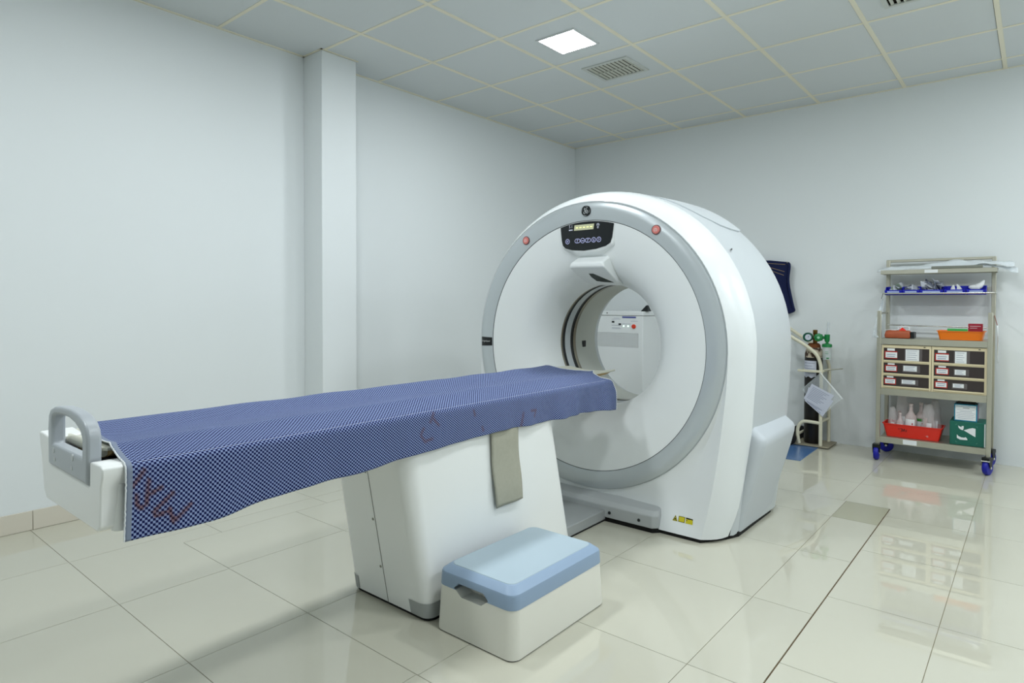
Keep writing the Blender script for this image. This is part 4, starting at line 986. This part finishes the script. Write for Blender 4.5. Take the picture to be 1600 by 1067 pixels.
# ---- two cream drawer cabinets
def drawer_cabinet(x0, x1, label, papers):
    t = thing('drawer_cabinet', ((x0+x1)/2, -0.23, 0.520), label, 'drawer cabinet', 'drawer cabinets on the supply trolley')
    z0, z1, yf, yb = 0.5205, 0.834, -0.386, -0.10; fr = 0.012
    b = MB().box(x0, x0+fr, yf, yb, z0, z1).box(x1-fr, x1, yf, yb, z0, z1).box(x0+fr, x1-fr, yf, yb, z1-0.022, z1).box(x0+fr, x1-fr, yf, yb, z0, z0+0.018).box(x0+fr, x1-fr, yb-0.004, yb, z0+0.018, z1-0.022)
    hs = [(0.7235, 0.812), (0.6305, 0.7055), (0.5385, 0.6125)]
    b.box(x0+fr, x1-fr, yf, yb, 0.7055, 0.7235).box(x0+fr, x1-fr, yf, yb, 0.6125, 0.6305)
    body_ = b.build('body', cream, t)
    MB().box(x1-0.045, x1-0.034, yf-0.003, yf, z1-0.013, z1-0.008).build('lock', black_p, body_)
    W_ = x1-x0
    for k, (a_, c_) in enumerate(hs):
        d = MB().box(x0+fr+0.001, x1-fr-0.001, yf+0.006, yb-0.01, a_+0.001, c_-0.001).build('drawer', smoke, t)
        MB().box(x0+fr+0.001, x1-fr-0.001, yf-0.006, yf+0.006, a_-0.010, a_+0.0005).build('pull_lip', cream, d, bevel=0.002)
        yl = yf+0.0058
        hh = c_-a_
        lx0, lx1 = x0+fr+0.006+0.004*(k % 2), x0+fr+0.085-0.006*(k == 2)
        r_ = MB().box(lx0, lx1, yl-0.0012, yl, a_+0.012, a_+0.012+hh*0.60).build('red_tag', red_lab, d)
        w_ = MB().box(lx0+0.006, lx1-0.005+0.004*(k == 0), yl-0.0022, yl-0.0012, a_+0.018, a_+0.006+hh*0.58).build('name_tag', paper, d)
        for j in range(2):
            MB().box(lx0+0.014, lx1-0.016+0.004*j, yl-0.0028, yl-0.0022, a_+0.026+0.013*j, a_+0.030+0.013*j).build('printed_line', ink_soft, w_)
        MB().box(lx0+0.016, lx1-0.016, yl-0.0012, yl, a_+0.013+hh*0.62, c_-0.004).build('small_tag', paper, d)
        px0, px1, pz0, pz1 = papers[k]
        MB().box(x0+W_*px0-0.006, x0+W_*px1+0.018, yl-0.0006, yl, a_+hh*pz0*0.6, a_+hh*(pz1+0.05)).build('clear_tape', mat('dull_tape', '#5c5656', 0.3), d)
        l_ = MB().box(x0+W_*px0, x0+W_*px1, yl-0.0016, yl-0.0006, a_+hh*pz0, a_+hh*pz1).build('contents_list', paper, d)
        nl = 5 if k == 0 else 3
        for j in range(nl):
            zz = a_+hh*(pz0+(pz1-pz0)*(j+0.7)/(nl+0.4))
            MB().box(x0+W_*px0+0.008, x0+W_*px1-0.012-0.008*(j % 2), yl-0.0022, yl-0.0016, zz-0.0010, zz+0.0012).build('printed_line', ink_soft, l_)
drawer_cabinet(2.934, 3.2345, 'cream three drawer cabinet on the left of the trolley shelf', [(0.49,0.76,0.02,0.92),(0.45,0.72,0.28,0.78),(0.42,0.69,0.30,0.68)])
drawer_cabinet(3.2375, 3.542, 'cream three drawer cabinet on the right of the trolley shelf', [(0.43,0.64,0.02,0.92),(0.43,0.63,0.22,0.68),(0.40,0.60,0.28,0.64)])

# ---- five blue bins on the rail
BINS = [(2.918,3.028,'leftmost blue bin on the trolley rail, holding green foil sachets'),(3.031,3.137,'second blue bin from the left, filled with grey foil sachets'),(3.140,3.279,'middle blue bin heaped high with foil sachets'),(3.284,3.408,'blue bin holding two white cotton swabs'),(3.412,3.522,'rightmost blue bin with a long white cotton roll')]
BYF, BYB, BZ0 = -0.204, -0.079, 1.1925
for (x0, x1, lb_) in BINS:
    t = thing('storage_bin', ((x0+x1)/2, -0.14, BZ0), lb_, 'bin', 'blue bins on the trolley')
    w = 0.003
    side = [(BYF+0.006,BZ0),(BYB,BZ0),(BYB,BZ0+0.064),(BYF+0.045,BZ0+0.060),(BYF+0.028,BZ0+0.036),(BYF-0.004,BZ0+0.034)]
    b = MB().prism(side, 'x', x0, x0+w).prism(side, 'x', x1-w, x1)
    b.box(x0+w, x1-w, BYF+0.006, BYB, BZ0, BZ0+w).box(x0+w, x1-w, BYB-w, BYB, BZ0+w, BZ0+0.064)
    b.prism([(BYF+0.006,BZ0),(BYF+0.009,BZ0),(BYF-0.001,BZ0+0.034),(BYF-0.004,BZ0+0.034)], 'x', x0+w, x1-w)
    b.box(x0, x1, BYF-0.006, BYF, BZ0+0.030, BZ0+0.036)
    b.build('body', blue_bin, t)
    MB().prism([(BYF+0.0035,BZ0+0.007),(BYF+0.0045,BZ0+0.007),(BYF-0.003,BZ0+0.0285),(BYF-0.004,BZ0+0.0285)], 'x', x0+0.016, x1-0.018).build('bin_label', mat('bin_label_paper', '#b4c4ee', 0.6), t)
def sachet(x, y, z, w, h, rot, tilt, material, label, group):
    N = 4; vs = []; M_ = Matrix.Rotation(rot, 3, 'Z') @ Matrix.Rotation(tilt, 3, 'X') @ Matrix.Rotation(random.uniform(-0.7, 0.7), 3, 'Y')
    cur = random.uniform(-14, 14); tw_ = random.uniform(-20, 20)
    for j in range(N+1):
        for i in range(N+1):
            u, v = (i/N-0.5)*w, (j/N-0.5)*h
            p = M_ @ Vector((u, v, cur*u*u+tw_*u*v+random.uniform(-0.0018, 0.0018))); vs.append((x+p.x, y+p.y, z+p.z))
    b = MB(); b.add(vs, [(j*(N+1)+i, j*(N+1)+i+1, (j+1)*(N+1)+i+1, (j+1)*(N+1)+i) for j in range(N) for i in range(N)])
    o = b.build('foil_sachet', material, off=(x, y, z), smooth=50); sd = o.modifiers.new('thickness', 'SOLIDIFY'); sd.thickness = 0.003; sd.offset = 0
    tag(o, label, 'sachet', group)
g_foil = mat('green_foil_sachet', '#8fa08c', 0.4, metal=0.25, vary=0.35, vscale=80)
for k in range(5): sachet(2.958+0.012*k, -0.135+0.012*(k % 3), 1.222+0.011*k, 0.054, 0.044, random.uniform(0, 3), random.uniform(0.5, 1.2), g_foil if k % 2 else foil, 'crumpled green foil sachet in the leftmost blue bin', 'sachets in the leftmost bin')
for k in range(8): sachet(3.055+0.0085*k, -0.14+0.013*(k % 4), 1.222+0.012*(k % 3), 0.052, 0.042, random.uniform(0, 3), random.uniform(0.5, 1.3), foil if k % 2 else foil_d, 'small grey foil sachet in the second blue bin', 'sachets in the second bin')
for k in range(13): sachet(3.155+0.0085*k, -0.145+0.014*(k % 4), 1.226+0.015*((k*3) % 5), 0.058, 0.046, random.uniform(0, 3), random.uniform(0.4, 1.3), foil if k % 3 else foil_d, 'small foil sachet heaped in the middle blue bin', 'sachets in the middle bin')
def lump(name, pts, radii, material, label, cat, group=None):
    P_ = smooth_path(pts, 5); n = len(P_); rr_ = []
    for i in range(n):
        t = i/(n-1)*(len(radii)-1); k = min(int(t), len(radii)-2); rr_.append(radii[k]+(radii[k+1]-radii[k])*(t-k)+random.uniform(-0.001, 0.001))
    o = MB().tube(P_, rr_, 14).build(name, material, off=pts[0], smooth=70); tag(o, label, cat, group); return o
lump('cotton_swab', [(3.333,-0.150,1.212),(3.331,-0.148,1.236),(3.334,-0.146,1.262)], [0.008,0.017,0.011,0.003], cotton, 'thick white cotton swab on the left in the fourth blue bin', 'cotton swab', 'cotton swabs')
lump('cotton_swab', [(3.366,-0.150,1.212),(3.366,-0.148,1.238),(3.353,-0.146,1.266)], [0.007,0.018,0.010,0.003], cotton, 'white cotton swab leaning left in the fourth blue bin', 'cotton swab', 'cotton swabs')
lump('cotton_roll', [(3.420,-0.150,1.246),(3.450,-0.150,1.243),(3.470,-0.148,1.245),(3.490,-0.146,1.262),(3.508,-0.142,1.292)], [0.004,0.017,0.018,0.023,0.020,0.013,0.003], cotton, 'long white cotton roll sticking out of the rightmost blue bin', 'cotton roll')

# ---- film and strips lying on the top tray
def strip(name, path, width, material, label, cat, wob=0.004):
    P_ = smooth_path(path, 6); vs = []; M_ = 5
    for i, p in enumerate(P_):
        w = width[min(int(i/len(P_)*len(width)), len(width)-1)]
        for j in range(M_+1):
            v = j/M_-0.5; vs.append((p.x, p.y+v*w, p.z+wob*math.sin(i*1.1+j*1.7)+0.55*v*w+0.2*v*w*math.sin(i*0.35)))
    b = MB(); b.add(vs, [(i*(M_+1)+j, i*(M_+1)+j+1, (i+1)*(M_+1)+j+1, (i+1)*(M_+1)+j) for i in range(len(P_)-1) for j in range(M_)])
    o = b.build(name, material, off=path[0], smooth=60); sd = o.modifiers.new('thickness', 'SOLIDIFY'); sd.thickness = 0.0022
    tag(o, label, cat); return o
strip('plastic_sheet', [(2.862,-0.17,1.372),(2.93,-0.16,1.388),(3.06,-0.15,1.394),(3.22,-0.14,1.405),(3.38,-0.13,1.415),(3.50,-0.13,1.418),(3.60,-0.13,1.408),(3.672,-0.13,1.396)], [0.03,0.06,0.08,0.08,0.06,0.05,0.05], film, 'long clear plastic sheet lying along the top tray of the trolley', 'plastic sheet')
strip('plastic_sleeve', [(3.30,-0.12,1.397),(3.42,-0.12,1.400),(3.54,-0.125,1.392),(3.62,-0.13,1.372),(3.69,-0.14,1.352)], [0.05,0.05,0.04,0.04,0.05], film, 'limp clear plastic sleeve drooping off the right end of the top tray', 'plastic sleeve')
o = MB().box(3.205, 3.502, -0.196, -0.175, 1.3765, 1.3965).build('grey_strip', mat('dull_grey_vinyl', '#777a70', 0.5, vary=0.1, vscale=20), off=(3.35,-0.18,1.377), bevel=0.004); tag(o, 'straight dull grey strip lying on the top tray', 'strip')

# ---- on the work shelf
t = thing('terracotta_pouch', (3.035, -0.31, 0.880), 'flat terracotta vinyl pouch with a white cord on the work shelf', 'pouch')
MB().loft([[(x, y, z) for x, y in ((2.945+i_,-0.365+i_),(3.105-i_,-0.365+i_),(3.105-i_,-0.255-i_),(2.945+i_,-0.255-i_))] for (z, i_) in ((0.8805,0.004),(0.90,0.0),(0.928,0.006),(0.936,0.016))], True, True).build('body', terra, t, bevel=0.006)
MB().box(3.104, 3.128, -0.358, -0.262, 0.883, 0.928).build('dark_end', black_p, t, bevel=0.004)
MB().tube(smooth_path([(2.935,-0.33,0.935),(2.97,-0.33,0.940),(3.01,-0.32,0.938),(3.04,-0.31,0.955),(3.065,-0.30,0.968),(3.09,-0.30,0.955),(3.085,-0.31,0.940),(3.05,-0.31,0.938),(3.02,-0.30,0.952),(3.045,-0.29,0.970)], 5), 0.0026, 7).build('cord', paper, t, smooth=60)
MB().add([(3.03,-0.33,0.936),(3.075,-0.33,0.936),(3.075,-0.30,0.936),(3.03,-0.30,0.936),(3.05,-0.315,0.958)], [(0,1,2,3),(0,1,4),(1,2,4),(2,3,4),(3,0,4)]).build('red_tab', red_pl, t)
def tray(name, x0, x1, y0, y1, z0, z1, fl, material, label, cat, w=0.003):
    t = thing(name, ((x0+x1)/2, (y0+y1)/2, z0), label, cat)
    o_ = [rrect(x0+fl, x1-fl, y0+fl, y1-fl, 0.012, z0, 4), rrect(x0, x1, y0, y1, 0.014, z1, 4), rrect(x0-0.006, x1+0.006, y0-0.006, y1+0.006, 0.016, z1, 4), rrect(x0-0.006, x1+0.006, y0-0.006, y1+0.006, 0.016, z1+0.004, 4), rrect(x0+w, x1-w, y0+w, y1-w, 0.012, z1+0.004, 4), rrect(x0+fl+w, x1-fl-w, y0+fl+w, y1-fl-w, 0.010, z0+w, 4)]
    MB().loft(o_, True, True).build('tray_shell', material, t, smooth=35)
    return t
tray('orange_tray', 3.262, 3.522, -0.345, -0.165, 0.8805, 0.938, 0.012, orange, 'bright orange plastic tray on the trolley work shelf', 'tray')
o = MB().box(3.315, 3.430, -0.300, -0.285, 0.884, 0.957).build('green_folder', mat('green_card_bright', '#3fae54', 0.5), off=(3.37,-0.29,0.884), bevel=0.002); tag(o, 'narrow green folder standing in the orange tray', 'folder')
o = MB().box(3.430, 3.510, -0.262, -0.222, 0.884, 0.992).build('crimson_box', crimson, off=(3.47,-0.24,0.884), bevel=0.002); tag(o, 'small crimson carton standing in the orange tray', 'carton')
for z in (0.975, 0.962): MB().box(3.440, 3.500-(0.02 if z < 0.97 else 0), -0.2632, -0.2618, z-0.002, z+0.002).build('printed_line', mat('pale_print', '#d8b0b8', 0.6), o)

# ---- hanging at the sides
b = MB(); vs = []
for j in range(12):
    tt = j/11; z = 1.165-0.28*tt; hw = 0.006+0.060*tt**0.8
    for i in range(6):
        u = i/5; vs.append((2.912-hw*0.6+hw*0.9*u, -0.225-0.01*math.sin(u*7+tt*4)-0.18*tt, z))
b.add(vs, [(j*6+i, j*6+i+1, (j+1)*6+i+1, (j+1)*6+i) for j in range(11) for i in range(5)])
o = b.build('hanging_film', film, off=(2.89,-0.26,0.885), smooth=60); sd = o.modifiers.new('thickness', 'SOLIDIFY'); sd.thickness = 0.002; tag(o, 'crumpled clear plastic bag hanging on the left side of the trolley', 'plastic bag')
MB().tube([(2.902,-0.228,1.165),(2.908,-0.215,1.204)], 0.002, 6).build('string', black_p, o)
b = MB(); vs = []
for j in range(10):
    tt = j/9; z = 0.985-0.235*tt
    for i in range(4):
        u = i/3; vs.append((3.590+0.010*tt+0.004*math.sin(tt*4+u*2), -0.30+(-0.02-0.012*tt)+0.06*u, z-(0.02*u if j == 9 else 0)))
b.add(vs, [(j*4+i, j*4+i+1, (j+1)*4+i+1, (j+1)*4+i) for j in range(9) for i in range(3)])
o = b.build('hanging_paper', paper, off=(3.59,-0.30,0.75), smooth=60); sd = o.modifiers.new('thickness', 'SOLIDIFY'); sd.thickness = 0.0015; tag(o, 'narrow white paper strip hanging on the right side of the trolley', 'paper')
MB().tube([(3.574,-0.30,1.05),(3.590,-0.30,0.985)], 0.002, 6).build('string', mat('red_string', '#8d4a3c', 0.8), o)

# ---- bottom shelf
tray('red_tray', 2.944, 3.300, -0.365, -0.185, 0.171, 0.262, 0.020, red_pl, 'bright red plastic tray of bottles on the bottom shelf', 'tray')
rt_ = [c for c in bpy.data.objects if c.name == 'red_tray'][0]
g_ = MB()
def tf(z): return -0.365+0.020*(0.262-z)/0.091-0.0012
for stx in ([(3.040,0.236),(3.046,0.229)], [(3.050,0.236),(3.062,0.237),(3.062,0.216),(3.054,0.213)], [(3.068,0.236),(3.070,0.215),(3.078,0.236),(3.082,0.214)], [(3.090,0.233),(3.090,0.214)]):
    P_ = [Vector(p) for p in stx]
    for a_, c_ in zip(P_[:-1], P_[1:]):
        d_ = (c_-a_).normalized(); n2 = Vector((-d_.y, d_.x))*0.0016
        g_.add([(p.x, tf(p.y), p.y) for p in (a_+n2, a_-n2, c_-n2, c_+n2)], [(0,1,2,3)])
g_.build('marker_scrawl', black_p, rt_)
def bottle(x, y, z, r, h, label, lab=True, green=False):
    t = thing('saline_bottle', (x, y, z), label, 'bottle', 'bottles in the red tray')
    pr = [(0.0,0.0),(r*0.9,0.0),(r,0.006),(r,h*0.55),(r*0.85,h*0.66),(r*0.42,h*0.76),(r*0.34,h*0.80),(r*0.34,h*0.97),(0.0,h)]
    b_ = MB().lathe(pr, (x, y, z), 'z', 20).build('body', bottle_m, t, smooth=40)
    MB().lathe([(0.0,0.004),(r*0.88,0.004),(r*0.93,h*0.5),(0.0,h*0.5)], (x, y, z), 'z', 16).build('contents', liquid_m, b_, smooth=40)
    MB().lathe([(0.0,h*0.96),(r*0.38,h*0.96),(r*0.38,h*1.02),(0.0,h*1.02)], (x, y, z), 'z', 14).build('cap', mat('pale_cap', '#cdbfbd', 0.4), t, smooth=40)
    if lab:
        ll = MB().loft([[(x+r*1.02*math.cos(a), y+r*1.02*math.sin(a), z+zz) for a in [math.radians(215+100*k/8) for k in range(9)]] for zz in (h*0.12, h*0.56)], False, False, False).build('bottle_label', paper, t, smooth=60)
        MB().loft([[(x+r*1.035*math.cos(a), y+r*1.035*math.sin(a), z+zz) for a in [math.radians(270+24*k/4) for k in range(5)]] for zz in (h*0.15, h*0.23)], False, False, False).build('label_mark', green_lab, ll)
        if green: MB().loft([[(x+r*1.035*math.cos(a), y+r*1.035*math.sin(a), z+zz) for a in [math.radians(225+70*k/4) for k in range(5)]] for zz in (h*0.48, h*0.56)], False, False, False).build('label_mark', green_lab, ll)
        MB().loft([[(x+r*1.035*math.cos(a), y+r*1.035*math.sin(a), z+zz) for a in [math.radians(285+10*k/3) for k in range(4)]] for zz in (h*0.40, h*0.45)], False, False, False).build('label_mark', red_lab, ll)
def bag(x, y, z, w, d, h, label):
    rings = []
    for (tt, s) in ((0,0.75),(0.08,1.0),(0.35,1.05),(0.6,0.9),(0.8,0.8),(0.95,0.62),(1.0,0.55)):
        rings.append([(x+w/2*s*math.cos(a)*(1+0.12*math.sin(5*a+tt*9)), y+d/2*s*math.sin(a)*(1+0.12*math.cos(4*a+tt*7)), z+h*tt+0.006*math.sin(3*a+tt*5)) for a in [2*PI*k/20 for k in range(20)]])
    t = thing('plastic_bag', (x, y, z), label, 'plastic bag', 'clear bags in the red tray')
    b_ = MB().loft(rings, True, True).build('bag', bag_m, t, smooth=35)
    MB().tube([(x-w*0.2,y,z+0.004),(x-w*0.18,y,z+h*0.6)], [w*0.16,w*0.12], 10).build('contents', liquid_m, b_, smooth=40)
    MB().box(x-w*0.10, x+w*0.25, y-d*0.44, y-d*0.42, z+h*0.15, z+h*0.48).build('bag_label', paper, t)
ZT = 0.1745
bag(2.998, -0.318, ZT, 0.056, 0.050, 0.205, 'small clear bag at the left end of the red tray')
bag(3.045, -0.243, ZT, 0.085, 0.062, 0.285, 'tallest clear bag at the back left of the red tray')
bottle(3.045, -0.318, ZT, 0.024, 0.165, 'slim clear bottle between two bags in the red tray')
bottle(3.110, -0.310, ZT, 0.037, 0.235, 'clear bottle with white and green label in the middle of the red tray')
bottle(3.165, -0.255, ZT, 0.034, 0.240, 'clear bottle with green banded label behind the other bottles', green=True)
bag(3.216, -0.318, ZT, 0.084, 0.064, 0.245, 'clear bag with white label on the right in the red tray')
bag(3.246, -0.238, ZT, 0.075, 0.060, 0.265, 'wide clear bag at the right rear of the red tray')
gc = MB().box(3.344, 3.540, -0.368, -0.150, 0.1705, 0.331).build('green_carton', green_c, off=(3.44,-0.26,0.1705), bevel=0.002); tag(gc, 'dark green carton with torn white patches on the bottom shelf', 'carton')
def patch(poly, nm='torn_patch', m_=None, y=-0.3686): MB().prism(poly, 'y', y-0.0006, y).build(nm, m_ or paper, gc)
def G(u, v): return (3.344+0.196*u, 0.331-0.1605*v)    # fraction across and down the front
patch([G(0.24,0.18),G(0.30,0.22),G(0.34,0.24),G(0.34,0.19),G(0.40,0.18),G(0.40,0.27),G(0.38,0.36),G(0.32,0.34),G(0.26,0.28)])
patch([G(0.40,0.36),G(0.55,0.27),G(0.65,0.23),G(0.73,0.25),G(0.73,0.60)])
patch([G(0.21,0.56),G(0.26,0.63),G(0.34,0.67),G(0.42,0.67),G(0.46,0.64),G(0.50,0.70),G(0.51,0.76),G(0.30,0.77),G(0.21,0.71)])
MB().box(3.534, 3.5405, -0.3686, -0.368, 0.172, 0.327).build('white_edge', paper, gc)
for (u, v, du, dv) in ((0.18,0.12,1,1),(0.78,0.16,-1,1),(0.18,0.88,1,-1),(0.78,0.88,-1,-1)):
    p0 = G(u, v); g_ = MB(); g_.ribbon([(p0[0]+0.008*du, p0[1]), p0, (p0[0], p0[1]-0.008*dv)], 0.0012, -0.3688); g_.build('corner_mark', mat('pale_green_print', '#7fb0a0', 0.6), gc)
tc_ = MB().box(3.366, 3.494, -0.350, -0.215, 0.3315, 0.447).build('teal_carton', teal_c, off=(3.43,-0.28,0.3315), bevel=0.002); tag(tc_, 'teal carton with white printed front standing on the green carton', 'carton')
fr_ = MB().box(3.373, 3.487, -0.3512, -0.350, 0.339, 0.440).build('printed_front', paper, tc_)
for j, (a_, c_, h_, m_) in enumerate(((0.04,0.96,0.003,teal_c),(0.36,0.68,0.003,ink),(0.06,0.94,0.0015,ink_soft),(0.22,0.82,0.002,ink_soft),(0.06,0.96,0.0015,ink_soft),(0.1,0.9,0.0015,ink_soft),(0.06,0.95,0.0015,ink_soft),(0.12,0.88,0.0015,ink_soft))):
    zz = 0.433-0.0115*j; MB().box(3.373+0.114*a_, 3.373+0.114*c_, -0.3518, -0.3512, zz-h_/2, zz+h_/2).build('printed_line', m_, fr_)
MB().box(3.4935, 3.4948, -0.345, -0.22, 0.336, 0.444).build('side_print', mat('muted_pink_print', '#7a5f7c', 0.6, vary=0.5, vscale=30), tc_)
MB().tube([(3.375+0.118*k/12, -0.285, 0.447+0.028*math.sin(PI*k/12)) for k in range(13)], 0.004, 6).build('carry_strap', mat('olive_strap', '#4a4436', 0.7), tc_, smooth=60)
MB().box(3.380, 3.480, -0.335, -0.235, 0.446, 0.456).build('dark_opening', black_p, tc_, bevel=0.002)
